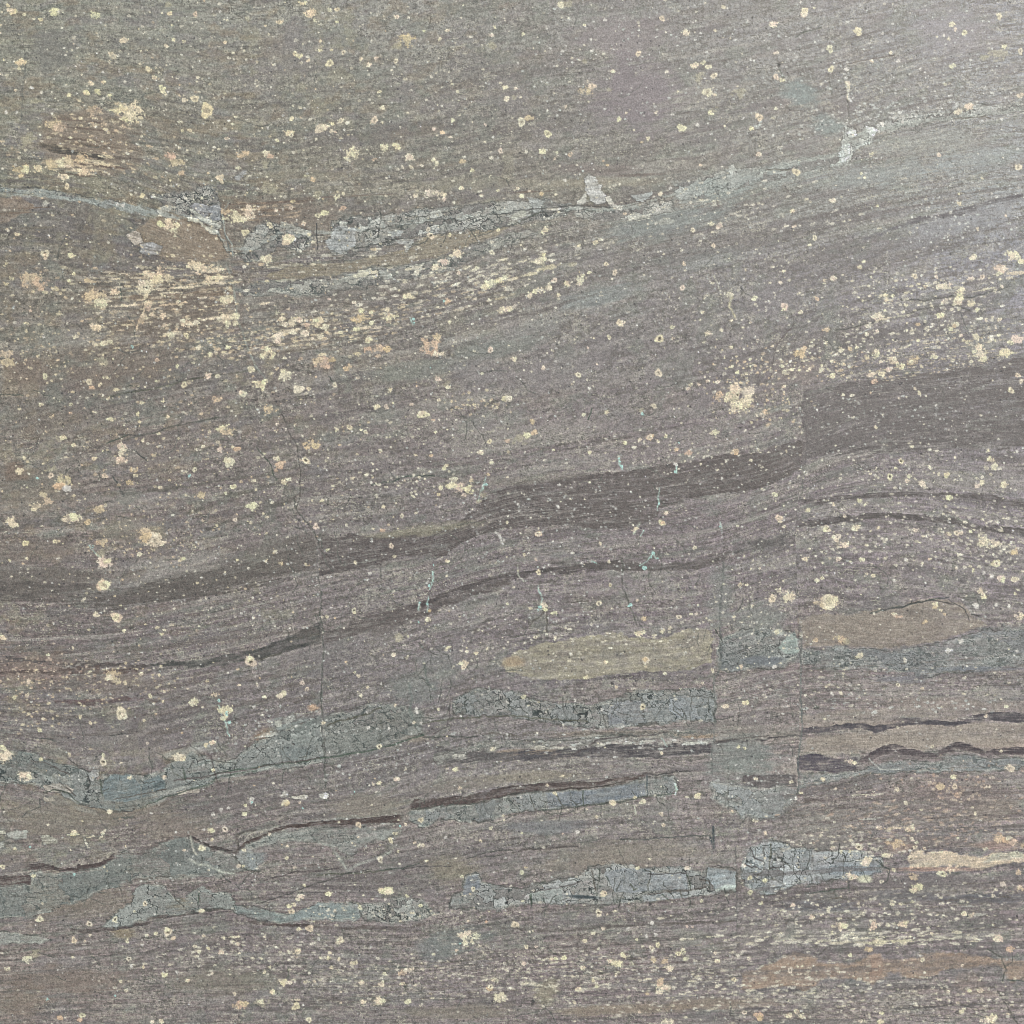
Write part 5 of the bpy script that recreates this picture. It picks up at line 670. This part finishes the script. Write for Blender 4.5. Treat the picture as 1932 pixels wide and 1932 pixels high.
for (tc, tr), txt in SP.items():
    for w in txt.split():
        x, y, r = [float(q) for q in w[1:].split(',')]
        if r > 0: SPOTS.append((tc * 483 + x / 4, tr * 483 + y / 4, r / 4, w[0]))
nspot = 0
def spot(x, y, r, k):
    global nspot
    R_ = r * (1.5 if k in 'CPFT' else 1.0)
    s = box(x - R_ * 1.9 - 3, y - R_ * 1.9 - 3, x + R_ * 1.9 + 3, y + R_ * 1.9 + 3)
    jit = min(1.0, r / 5)
    an = bangle(x, y) if k in 'CPF' else 0.0
    dx = X[s] - x; dy = Y[s] - y
    ca, sa = math.cos(an), math.sin(an)
    st = 1.22 if k in 'CPF' else 1.0
    dx, dy = (dx * ca + dy * sa) / st, (-dx * sa + dy * ca) * (1.12 if k in 'CPF' else 1.0)
    th = np.arctan2(dy, dx); ph = rnd.uniform(0, 6.28); p2 = rnd.uniform(0, 6.28); p3 = rnd.uniform(0, 6.28)
    d = np.sqrt(dx * dx + dy * dy)
    Rr = r * (1 + .16 * np.cos(2 * th + ph) + .10 * np.cos(3 * th + p2) + .07 * np.cos(5 * th + p3))
    warm = sstep(1100, 200, x + .5 * y)
    cc = tuple(q + rnd.uniform(-7, 7) for q in (214 - 2 * warm, 201 - 4 * warm, 172 - 12 * warm))
    lab = 0
    big = r >= 4.6 and k in 'OBCPRWT'
    if big and nspot < 293:
        lab = newpart({'C': 'cream_patch', 'P': 'peach_patch', 'O': 'ringed_spot', 'R': 'pitted_spot', 'B': 'cream_spot', 'W': 'white_spot', 'T': 'teal_fleck'}[k]); nspot += 1
    if k in 'OR':
        m = sstep(Rr + 1.8, Rr - 1.0, d + 1.6 * N3[s]) * .84
        col = cc if k == 'O' or rnd.random() < .7 else (214, 202, 176)
        blend(s, m, col, lab, .5)
        ir = r * (.42 if k == 'O' else .42)
        mi = sstep(ir + 1.0, ir - 1.0, d * (1 + .25 * np.cos(2 * th + p3))) * (.55 if k == 'O' else .8) * min(1, r / 3.6)
        blend(s, mi, (128, 116, 98) if k == 'O' else (76, 66, 54), 0, -2.0 if k == 'R' else -.6)
        if r > 3.5:
            ox, oy = rnd.uniform(-.15, .15) * r, rnd.uniform(-.15, .15) * r
            dd = np.sqrt((dx - ox) ** 2 + (dy - oy) ** 2)
            blend(s, sstep(1.9 if k == 'R' else 1.3, .4, dd) * (.9 if k == 'R' else .5), (32, 29, 24), 0, -3 if k == 'R' else -1)
    elif k in 'BW':
        m = sstep(Rr + 1.6, Rr - 1.0, d + 1.8 * N3[s] + .8 * N8[s]) * (.84 if r > 2.6 else .75)
        blend(s, m, cc if k == 'B' else (202, 198, 190), lab, .5)
    elif k in 'CP':
        n = N3[s] * .55 + N8[s] * .75 + NM_[s] * .25
        m = sstep(-.16, .26, n * 1.15 + (1.0 - d / (r * 1.02)) * (1.5 if r < 7 else 1.15) - .10)
        m *= sstep(1.9, 1.2, d / r)
        col = cc if k == 'C' else tuple(q + rnd.uniform(-6, 6) for q in (190, 166, 134))
        halo = sstep(2.0, .5, d / r) * .22
        blend(s, halo * 1.6 * sstep(-.3, .3, N8[s] + NM_[s]), (152, 138, 116) if k == 'C' else (152, 128, 110))
        blend(s, m * np.clip(.74 + .5 * N8[s] + .3 * N3[s], .25, .9), col, lab, .4)
    elif k == 'F':
        m = sstep(-.1, .6, N8[s] + NM_[s] * .6 + N3[s] * .4 + (1 - d / r) * .9) * sstep(1.8, .9, d / r)
        blend(s, m * .55, (172, 164, 134), 0)
    elif k == 'T':
        r = r * .75
        n = N8[s] + N3[s]
        m = sstep(-.1, .5, n * .8 + (1 - d / r)) * sstep(1.8, 1.0, d / r)
        blend(s, m * .85, (150, 192, 186), lab, .2)
    elif k == 'D':
        m = sstep(Rr * .8 + 1, Rr * .8 - 1.2, d + N3[s])
        blend(s, m * .8, (44, 42, 42), 0, -2.5)

def soften(A, r):
    k = 2 * r + 1
    for ax in (0, 1):
        P = np.concatenate([np.repeat(A.take([0], ax), r + 1, ax), A, np.repeat(A.take([-1], ax), r, ax)], ax).astype(np.float64).cumsum(ax)
        A = ((P.take(range(k, P.shape[ax]), ax) - P.take(range(0, P.shape[ax] - k), ax)) / k).astype(f4)
    return A
C += .35 * (C - soften(C, 1)) + .25 * (C - soften(C, 4)) + .20 * (C - soften(C, 18))
# ---- broken cream laminae, row by row along the bedding
def rows(x0, x1, ys, n, dy, L, w, prob, cols, a=.85, dark=.0):
    for k in range(n):
        y = ys + k * dy + rnd.uniform(-1, 1); x = x0 + rnd.uniform(-8, 8); on = rnd.random() < prob
        while x < x1 + rnd.uniform(-14, 10):
            ln = rnd.uniform(L[0], L[1]) * (1 if on else .8); an = bangle(x, y)
            if on:
                streak(x + ln / 2, y + rnd.uniform(-1, 1), ln * .62, rnd.uniform(w[0], w[1]), rnd.choice(cols), a * rnd.uniform(.6, 1), 0, an)
            elif dark and rnd.random() < .7:
                streak(x + ln / 2, y + rnd.uniform(-1, 1), ln * .7, w[0] * 1.2, (78, 68, 60), dark, 0, an)
            x += ln * .95; y += ln * .95 * math.tan(an)
            on = rnd.random() < prob * (1.4 if not on else .5)
CR2 = [(206,192,166),(198,182,146),(188,166,134),(176,164,140)]
rows(165, 432, 514, 9, 9.5, (6, 24), (1.5, 3.2), .46, CR2, .75, .5)
rows(170, 440, 602, 9, 8.5, (4, 16), (1.2, 3.0), .36, CR2, .65, .45)
rows(505, 600, 606, 8, 7.5, (5, 16), (1.6, 3.4), .60, CR2, .8, .4)
rows(600, 760, 590, 8, 8.5, (5, 18), (1.4, 3.0), .42, CR2, .75, .4)
rows(430, 520, 632, 7, 7, (4, 12), (1.2, 2.6), .5, CR2, .7, .4)
rows(760, 960, 556, 6, 9, (5, 18), (1.4, 3.0), .38, CR2, .7, .3)
rows(440, 560, 382, 5, 8, (6, 20), (1.4, 3.0), .45, [(186,160,128),(176,150,120)], .6, .5)
rows(100, 200, 300, 4, 7, (6, 20), (1.4, 3.0), .6, CR2, .8, .5)
rows(1640, 1900, 700, 4, 8, (3, 8), (1.0, 2.2), .4, CR2, .7, .2)
rows(1580, 1932, 672, 4, 10, (3, 8), (1.0, 2.2), .35, CR2, .7, .2)
rows(1540, 1930, 1768, 3, 7, (6, 22), (1.2, 2.4), .4, [(186,180,158),(160,154,138)], .7, .3)
rows(1000, 1390, 1800, 8, 9, (4, 12), (1.0, 2.0), .3, [(166,156,140),(160,152,138),(186,170,146)], .5, .4)
rows(1400, 1932, 1880, 6, 9, (4, 12), (1.1, 2.2), .36, [(176,160,144),(160,150,138)], .55, .4)
rows(1450, 1932, 1700, 6, 9, (4, 14), (1.1, 2.2), .34, [(170,158,144),(160,152,142)], .55, .4)
rows(1480, 1932, 1480, 12, 9, (5, 16), (1.0, 2.0), .26, [(160,152,142),(168,148,136)], .5, .35)
rows(600, 990, 1820, 8, 10, (4, 10), (1.1, 2.2), .34, [(170,160,142),(160,152,138)], .55, .4)
rows(1380, 1932, 1300, 6, 9, (5, 18), (1.0, 2.0), .35, [(156,156,152),(150,144,138)], .5, .4)
# cream dyke through the laminae
for q_ in [(292,528),(286,536),(280,548),(276,558),(278,572),(272,584),(268,596),(262,606),(258,618)]:
    streak(q_[0], q_[1], rnd.uniform(8, 12), rnd.uniform(3, 5.5) if q_[1] < 575 else 2, (204, 190, 156) if q_[1] < 560 else (190, 168, 138), .8, 0, 1.9)
# ---- random grains, crowded where the photograph crowds them
def grains(cx, cy, rx, ry, n, r0, r1, el=1.6, pal=0, a=.8, ang=None):
    pals = [[(200,192,166),(188,182,164),(210,204,186)], [(192,176,142),(182,160,130),(200,188,154)], [(172,150,132),(168,140,124),(190,172,150)], [(176,180,176),(190,190,184)]][pal]
    for _ in range(n):
        u = rnd.gauss(0, .5); v = rnd.gauss(0, .5)
        x = cx + u * rx; y = cy + v * ry
        if ang: y += u * rx * math.tan(ang)
        if not (LO + 8 < x < HI - 8 and LO + 8 < y < HI - 8): continue
        r = max(1.0, r0 * 1.1) + max(0, r1 * .9 - r0) * rnd.random() ** 2.4
        an = (ang if ang is not None else bangle(x, y)) + rnd.uniform(-.15, .15)
        e = el * rnd.uniform(.7, 1.3)
        R2 = r * e + 3
        s = box(x - R2, y - R2, x + R2, y + R2)
        dx = X[s] - x; dy = Y[s] - y
        ca, sa = math.cos(an), math.sin(an)
        q = np.sqrt(((dx * ca + dy * sa) / e) ** 2 + (-dx * sa + dy * ca) ** 2)
        m = sstep(r + 1.0, r - .7, q + 1.2 * N3[s] + .5 * N8[s]) * min(1, a * 1.25) * rnd.uniform(.5, 1)
        blend(s, m, rnd.choice(pals), 0, .2)
for _g in [(500,500,1600,1600,1300,.9,1.6,1.1,0,.75,0.0),(300,600,600,900,700,.9,2.2,1.2,1,.8),(966,966,2000,2000,1700,.7,1.6,1.1,3,.75,0.0),(500,450,900,800,1500,.8,2.1,1.2,0,.9),(1600,700,700,500,450,.8,2.0,1.2,0,.9),(1200,1750,1300,300,400,.8,2.1,1.4,0,.85),(1700,1050,500,260,220,.8,2.0,1.2,0,.9),(966,966,1300,1300,1500,.7,1.9,1.1,3,.6,0.0),(600,300,900,560,420,1,3,1.3,0,.75),(300,150,400,250,170,1,3.2,1.2,0,.75),(300,900,420,330,230,1,3,1.2,1,.7),(230,600,330,240,200,1,3.4,1.8,1,.75),
           (330,560,170,70,40,1,2.6,3,1,.8),(560,620,140,40,40,1,3,2.4,1,.8),(420,655,110,34,50,1,3,2,1,.8),
           (200,230,80,50,60,1,3,1.6,1,.8),(180,270,120,60,60,1,2.6,2.4,1,.75),(150,310,100,14,40,1,3,4,1,.8),(60,660,100,70,70,1,2.6,1.2,1,.7),(760,540,200,60,90,1,3.2,2.6,0,.75),
           (900,520,140,30,50,1,3,2.8,0,.75),(980,500,160,24,50,1,3.2,2.6,0,.75,-.3),(1600,660,240,50,170,1,2.8,1.6,0,.8,-.2),(1820,620,140,60,110,1,3,1.3,0,.8),(1700,560,200,50,110,1,3,1.8,0,.75),(1560,690,120,40,70,1,3,1.3,1,.8),
           (1780,530,160,34,70,1,3.4,1.4,0,.8),(1400,560,200,130,90,1,2.4,1.3,0,.7),(1420,700,80,50,90,1,2.6,1.2,1,.8),(1440,770,90,30,70,1,3,1.2,1,.8),(1300,850,200,50,100,1,2.6,1.3,0,.7),
           (700,850,260,90,130,1,2.6,1.2,0,.7),(780,915,90,30,60,1,2.6,1.2,0,.75),(900,760,60,24,50,1,2.6,1.2,1,.75),(1720,1010,260,70,200,1,2.8,1.5,0,.75),(1880,1030,120,60,120,1,3,1.4,0,.8),(1700,900,260,60,120,1,2.8,1.3,0,.75),
           (80,1320,220,80,170,1,2.4,1.5,1,.7),(80,1265,120,40,120,1,2.2,1.4,2,.7),(260,1280,120,40,60,1,2.2,1.6,1,.7),(280,1020,120,40,120,1,2.2,1.1,1,.6),(300,1140,400,110,120,1,2.2,1.2,0,.65),(900,1230,260,110,110,1,2.2,1.2,0,.65),
           (1150,1210,220,40,80,1,2.4,1.8,0,.7),(1430,1180,120,60,80,1,2.4,1.3,0,.7),(1600,1300,300,50,110,1,2.4,1.6,0,.65),(1700,1330,300,16,60,1,2.6,2,3,.7),(1180,1400,260,24,60,1,2.6,2,3,.7),
           (1100,1830,400,50,200,1,2.2,2.4,0,.6),(750,1840,400,50,160,1,2.2,2,0,.6),(450,1800,300,50,140,1,2.6,1.8,0,.7),(1300,1860,400,60,260,1,2.6,2.6,0,.65),(1650,1720,300,40,200,1,2.8,2,0,.7),(1600,1770,300,16,120,1,3,4,0,.75),
           (1750,1560,240,50,200,1,2.6,2.4,2,.65),(1800,1480,160,40,120,1,2.8,1.3,2,.7),(1600,1590,160,30,120,1,2.6,2,0,.65),(1530,1880,300,60,220,1,2.6,2,0,.6),(1800,1890,240,60,160,1,2.6,1.6,0,.65),(640,1720,180,20,50,1,2.4,1.4,0,.7),
           (700,1430,400,60,110,1,2.4,1.2,3,.65),(560,1370,140,40,60,1,2.6,1.2,3,.7),(1430,1490,100,50,60,1,2.4,1.2,3,.65),(1440,1620,40,40,40,1,2.6,1.1,3,.7),(1690,215,260,24,160,1,2.8,1.4,3,.7,-.12),(1560,200,260,120,160,1,2.4,1.2,3,.7),(1840,120,160,160,120,1,2.2,1.1,3,.7),
           (1820,420,200,90,160,1,2.2,1.1,3,.75),(1180,130,260,160,120,.9,2,1.3,3,.8),(960,520,700,300,260,.8,1.9,1.2,3,.7),(1100,960,400,60,110,.7,1.4,1.4,3,.55),(1700,790,300,60,140,.7,1.4,1.4,3,.55),(1000,1100,500,160,260,.7,1.7,1.3,3,.7),
           (150,1460,160,30,30,.8,1.8,1,3,.7),(1380,390,240,60,120,1,2.6,2,0,.6),(400,1640,260,60,60,.8,1.8,1.1,3,.7),(1540,100,260,90,80,1,2.6,1.1,3,.75)]:
    grains(*_g)
for st_ in [(352,541,26,3.2,CREAM),(300,546,16,2.4,CREAM),(400,534,26,3,CREAM),(320,575,24,2.6,PEACH),(190,569,22,3,CREAM),(240,577,26,2.4,CREAM),(400,600,18,3,CREAM),(325,628,16,3,CREAM),(430,597,20,4.6,CREAM),(415,523,22,3.4,CREAM),
            (395,512,16,4,CREAM),(330,507,22,3,(176,166,140)),(270,504,18,2.6,(170,158,134)),(210,520,14,2.4,(170,158,134)),(120,313,18,3,CREAM),(150,322,16,2.6,CREAM),(90,303,12,3,PEACH),(545,625,20,4,CREAM),(525,633,14,3,CREAM),
            (500,572,14,2.4,CREAM),(690,618,18,3,CREAM),(640,627,14,2.6,CREAM),(470,395,22,3,PEACH),(1585,1779,24,3,(190,180,158)),(1655,1778,26,4,(196,188,156)),(1700,1776,26,4,(196,188,156)),(1625,1778,8,2,(180,170,150)),(1760,1773,30,1.8,(176,168,152)),(1830,1710,20,1.8,(170,168,160)),
            (1840,1726,26,3,(172,168,158)),(1560,1773,14,2,(170,164,146)),(1480,1772,26,2.4,(150,146,134)),(1640,1545,34,2.2,(160,158,150)),(1690,1562,26,2.6,(184,168,140)),(1060,1870,0,0,0),(930,1800,0,0,0),
            (1690,1000,0,0,0),(560,1887,10,3,CREAM),(1920,515,26,3.4,CREAM),(1668,602,18,3,CREAM),(1640,613,14,2.4,(186,178,160)),(1700,596,24,2.4,(180,174,156)),(1860,546,20,2.2,(186,180,156)),(1900,668,22,2.2,(196,188,150)),(1850,668,18,2,(190,182,150)),(1035,505,26,5,(186,176,144)),(1000,518,20,4,(186,176,144))]:
    if st_[2]: streak(*st_)
for s_ in sorted(SPOTS, key=lambda q: -q[2]): spot(*s_)

# tiny grain weighting and edge hold
SPK += .25 * sstep(.0, .5, N70)
# the crisp local contrast of a honed face
C += .35 * (C - soften(C, 1)) + .12 * (C - soften(C, 5))
C += 17 * np.clip((205 - C) / 105, 0, 1.1)
mean_ = C.mean(-1, keepdims=True); C += (mean_ - C) * (.06 * np.clip((185 - mean_) / 40, 0, 1))
C = np.clip(C, 20, 240)
# loose small fault-block corners

#PAINT-END
# ------------------------------------------------------------------ fragments of the veins become sub-parts
for lab, s, idd, msk in VEINS:
    l = LAB[s]
    inside = (l == lab) & msk & (X[s] > -20) & (X[s] < FW + 20) & (Y[s] > -20) & (Y[s] < FW + 20)
    ids, cnt = np.unique(idd[inside], return_counts=True)
    order = np.argsort(-cnt)[:60]
    for k in order:
        if cnt[k] < 90: break
        nl = newpart('fragment', None, lab)
        l[inside & (idd == ids[k])] = nl

# ------------------------------------------------------------------ material
mat = bpy.data.materials.new('weathered_banded_stone')
mat.use_nodes = True
nt = mat.node_tree
nd, lk = nt.nodes, nt.links
bsdf = nd['Principled BSDF']
def node(t, **kw):
    n = nd.new(t)
    for k, v in kw.items(): setattr(n, k, v)
    return n
def attr(name):
    n = node('ShaderNodeAttribute', attribute_name=name); return n
def noise(vec, scale, detail=2.0, rough=.55, dist=0.0):
    n = node('ShaderNodeTexNoise'); n.inputs['Scale'].default_value = scale; n.inputs['Detail'].default_value = detail
    n.inputs['Roughness'].default_value = rough; n.inputs['Distortion'].default_value = dist
    lk.new(vec, n.inputs['Vector']); return n
def rng(val, a, b, c, d, smooth=False):
    n = node('ShaderNodeMapRange'); n.clamp = True
    if smooth: n.interpolation_type = 'SMOOTHSTEP'
    for i, v in enumerate((a, b, c, d)): n.inputs[i + 1].default_value = v
    lk.new(val, n.inputs[0]); return n.outputs[0]
def mth(op, a, b=None):
    n = node('ShaderNodeMath', operation=op)
    for i, v in enumerate((a, b)):
        if v is None: continue
        if isinstance(v, (int, float)): n.inputs[i].default_value = v
        else: lk.new(v, n.inputs[i])
    return n.outputs[0]
def mixc(f, a, b, mode='MIX'):
    n = node('ShaderNodeMix', data_type='RGBA', blend_type=mode)
    if isinstance(f, (int, float)): n.inputs[0].default_value = f
    else: lk.new(f, n.inputs[0])
    for i, v in ((6, a), (7, b)):
        if isinstance(v, tuple): n.inputs[i].default_value = v
        else: lk.new(v, n.inputs[i])
    return n.outputs[2]
tone = attr('tone').outputs['Color']; co = attr('face_co').outputs['Vector']; bed = attr('bed_co').outputs['Vector']
spk = attr('grain').outputs['Fac']
g1 = noise(co, 560, 2.0, .65, .6); g2 = noise(co, 240, 2.0, .6, 1.0); g3 = noise(bed, 300, 2.0, .6, .4); gc = noise(co, 330, 1.0, .5)
k1 = rng(g1.outputs['Fac'], .28, .72, 1 - GR[0], 1 + GR[0]); k2 = rng(g2.outputs['Fac'], .28, .72, 1 - GR[1], 1 + GR[1]); k3 = rng(g3.outputs['Fac'], .28, .72, 1 - GR[2], 1 + GR[2])
k = mth('MULTIPLY', mth('MULTIPLY', k1, k2), k3)
kc = node('ShaderNodeCombineXYZ')
for i in range(3): lk.new(k, kc.inputs[i])
col = mixc(1.0, tone, kc.outputs[0], 'MULTIPLY')
# slight tint wander between greenish and brownish grains
col = mixc(rng(gc.outputs['Fac'], .5, .75, 0, .22), col, (.24, .25, .215, 1))
col = mixc(rng(gc.outputs['Fac'], .5, .25, 0, .22), col, (.22, .175, .15, 1))
# pale grains
vo = node('ShaderNodeTexVoronoi'); vo.inputs['Scale'].default_value = 150; lk.new(co, vo.inputs['Vector'])
sepc = node('ShaderNodeSeparateColor'); lk.new(vo.outputs['Color'], sepc.inputs[0])
rad = mth('MULTIPLY', mth('POWER', sepc.outputs[0], 6.0), mth('MULTIPLY', spk, .30))
sp = rng(mth('SUBTRACT', rad, vo.outputs['Distance']), -.03, .03, 0, .75)
col = mixc(sp, col, (.56, .53, .44, 1))
vb = node('ShaderNodeTexVoronoi'); vb.inputs['Scale'].default_value = 260; lk.new(co, vb.inputs['Vector'])
sepb = node('ShaderNodeSeparateColor'); lk.new(vb.outputs['Color'], sepb.inputs[0])
radb = mth('MULTIPLY', mth('POWER', sepb.outputs[1], 5.0), mth('MULTIPLY', spk, .26))
sb_ = rng(mth('SUBTRACT', radb, vb.outputs['Distance']), -.05, .05, 0, .6)
col = mixc(sb_, col, (.46, .44, .38, 1))
# dark pinholes
vd = node('ShaderNodeTexVoronoi'); vd.inputs['Scale'].default_value = 120; lk.new(co, vd.inputs['Vector'])
sepd = node('ShaderNodeSeparateColor'); lk.new(vd.outputs['Color'], sepd.inputs[0])
radd = mth('MULTIPLY', mth('POWER', sepd.outputs[2], 6.0), .15)
sd_ = rng(mth('SUBTRACT', radd, vd.outputs['Distance']), -.03, .03, 0, .7)
col = mixc(sd_, col, (.045, .045, .045, 1))
# hairline network, broken up
wv = noise(bed, 46, 4.0, .6, 1.2)
hl = rng(mth('ABSOLUTE', mth('SUBTRACT', wv.outputs['Fac'], .5)), 0, .012, 1, 0)
hw = rng(noise(co, 14, 2.0).outputs['Fac'], .52, .66, 0, .42)
col = mixc(mth('MULTIPLY', hl, hw), col, (.05, .052, .048, 1))
lk.new(col, bsdf.inputs['Base Color'])
rgh = rng(g2.outputs['Fac'], .3, .7, .40, .52)
lk.new(rgh, bsdf.inputs['Roughness'])
bsdf.inputs['Specular IOR Level'].default_value = .5
bmp = node('ShaderNodeBump'); bmp.inputs['Strength'].default_value = .25; bmp.inputs['Distance'].default_value = .0006
hsum = mth('ADD', mth('SUBTRACT', g1.outputs['Fac'], mth('MULTIPLY', sd_, 1.5)), mth('MULTIPLY', g2.outputs['Fac'], .8))
lk.new(hsum, bmp.inputs['Height']); lk.new(bmp.outputs[0], bsdf.inputs['Normal'])

core_mat = bpy.data.materials.new('sawn_stone_core'); core_mat.use_nodes = True
cn = core_mat.node_tree; cb = cn.nodes['Principled BSDF']
nz_ = cn.nodes.new('ShaderNodeTexNoise'); nz_.inputs['Scale'].default_value = 90; nz_.inputs['Detail'].default_value = 6
tc_ = cn.nodes.new('ShaderNodeTexCoord'); cn.links.new(tc_.outputs['Object'], nz_.inputs['Vector'])
rp = cn.nodes.new('ShaderNodeValToRGB'); rp.color_ramp.elements[0].color = (.09, .08, .075, 1); rp.color_ramp.elements[1].color = (.26, .24, .22, 1)
cn.links.new(nz_.outputs['Fac'], rp.inputs[0]); cn.links.new(rp.outputs[0], cb.inputs['Base Color']); cb.inputs['Roughness'].default_value = .7

# ------------------------------------------------------------------ meshes: the face of the slab, cut along its own markings
lin = C / 255.0
lin = np.where(lin <= .04045, lin / 12.92, ((lin + .055) / 1.055) ** 2.4).astype(f4)
lin = np.clip(lin * np.array([1.12, 1.145, 1.055], dtype=f4), .015, .85)
VX = (X - FW / 2) * UM; VY = (FW / 2 - Y) * UM
VZ = np.clip(H, -5, 2) * 2.2e-4 + N20 * 1.2e-4 + N70 * 3e-4
VZ[0, :] = VZ[-1, :] = VZ[:, 0] = VZ[:, -1] = -.004
pos = np.stack([VX, VY, VZ], -1).reshape(-1, 3).astype(f4)
tonea = np.concatenate([lin.reshape(-1, 3), np.ones((N * N, 1), f4)], 1).astype(f4)
facea = np.stack([VX, VY, VX * 0], -1).reshape(-1, 3).astype(f4)
beda = np.stack([X * UM * .16, V * UM, X * 0], -1).reshape(-1, 3).astype(f4)
spka = SPK.reshape(-1).astype(f4)
fl = LAB[:-1, :-1].ravel().copy()
cnt = np.bincount(fl, minlength=len(PARTS) + 1)
parent_of = np.array([0] + [p[2] for p in PARTS])
for _ in range(2):                       # slivers go back to what surrounds them
    small = cnt < 14; small[0] = False
    fl = np.where(small[fl], parent_of[fl], fl)
    cnt = np.bincount(fl, minlength=len(PARTS) + 1)
order = np.argsort(fl, kind='stable'); starts = np.searchsorted(fl[order], np.arange(len(PARTS) + 2))
jj, ii = np.divmod(np.arange((N - 1) * (N - 1)), N - 1)
base = (jj * N + ii)
root = bpy.data.objects.new('stone_slab', None); sc.collection.objects.link(root)
root['label'] = 'grey brown polished stone slab with cream specks, charcoal layers and pale crackled veins'
root['category'] = 'stone slab'
root['kind'] = 'thing'
root.empty_display_size = .3
remap = np.full(N * N, -1, np.int64)
def face_mesh(name, fidx, parent, ploc):
    b = base[fidx]
    quads = np.stack([b, b + N, b + N + 1, b + 1], 1)
    vs, inv = np.unique(quads, return_inverse=True)
    p = pos[vs].copy()
    loc = np.array([p[:, 0].mean(), p[:, 1].mean(), 0.0]) if name != 'matrix' else np.zeros(3)
    p -= loc.astype(f4)
    me = bpy.data.meshes.new(name)
    nf = len(fidx)
    me.vertices.add(len(vs)); me.vertices.foreach_set('co', p.ravel())
    me.loops.add(nf * 4); me.loops.foreach_set('vertex_index', inv.reshape(-1).astype(np.int32))
    me.polygons.add(nf); me.polygons.foreach_set('loop_start', np.arange(0, nf * 4, 4, dtype=np.int32))
    a = me.attributes.new('tone', 'FLOAT_COLOR', 'POINT'); a.data.foreach_set('color', tonea[vs].ravel())
    a = me.attributes.new('face_co', 'FLOAT_VECTOR', 'POINT'); a.data.foreach_set('vector', facea[vs].ravel())
    a = me.attributes.new('bed_co', 'FLOAT_VECTOR', 'POINT'); a.data.foreach_set('vector', beda[vs].ravel())
    a = me.attributes.new('grain', 'FLOAT', 'POINT'); a.data.foreach_set('value', spka[vs])
    me.update(calc_edges=True)
    me.materials.append(mat)
    o = bpy.data.objects.new(name, me); sc.collection.objects.link(o)
    o.parent = parent; o.location = loc - ploc
    return o, loc
objs = {}
made, mloc = face_mesh('matrix', order[starts[0]:starts[1]], root, np.zeros(3))
for k in range(1, len(PARTS) + 1):
    fi = order[starts[k]:starts[k + 1]]
    nm, lb, pr = PARTS[k - 1]
    kids = any(p[2] == k for p in PARTS) if pr == 0 else False
    if len(fi) == 0: continue
    par, pl = (root, np.zeros(3))
    if pr and pr in objs: par, pl = objs[pr]
    o, l = face_mesh(nm, fi, par, pl)
    if lb: o['label'] = lb
    objs[k] = (o, l)
# the body of the slab below its face
e0, e1 = float((axis[0] - FW / 2) * UM), float((axis[-1] - FW / 2) * UM)
z0, z1 = -.034, -.004
vv = [(x, y, z) for z in (z0, z1) for (x, y) in ((e0, e0), (e1, e0), (e1, e1), (e0, e1))]
me = bpy.data.meshes.new('slab_body')
me.from_pydata(vv, [], [(0, 3, 2, 1), (0, 1, 5, 4), (1, 2, 6, 5), (2, 3, 7, 6), (3, 0, 4, 7)])
me.materials.append(core_mat)
bo = bpy.data.objects.new('slab_body', me); sc.collection.objects.link(bo); bo.parent = root
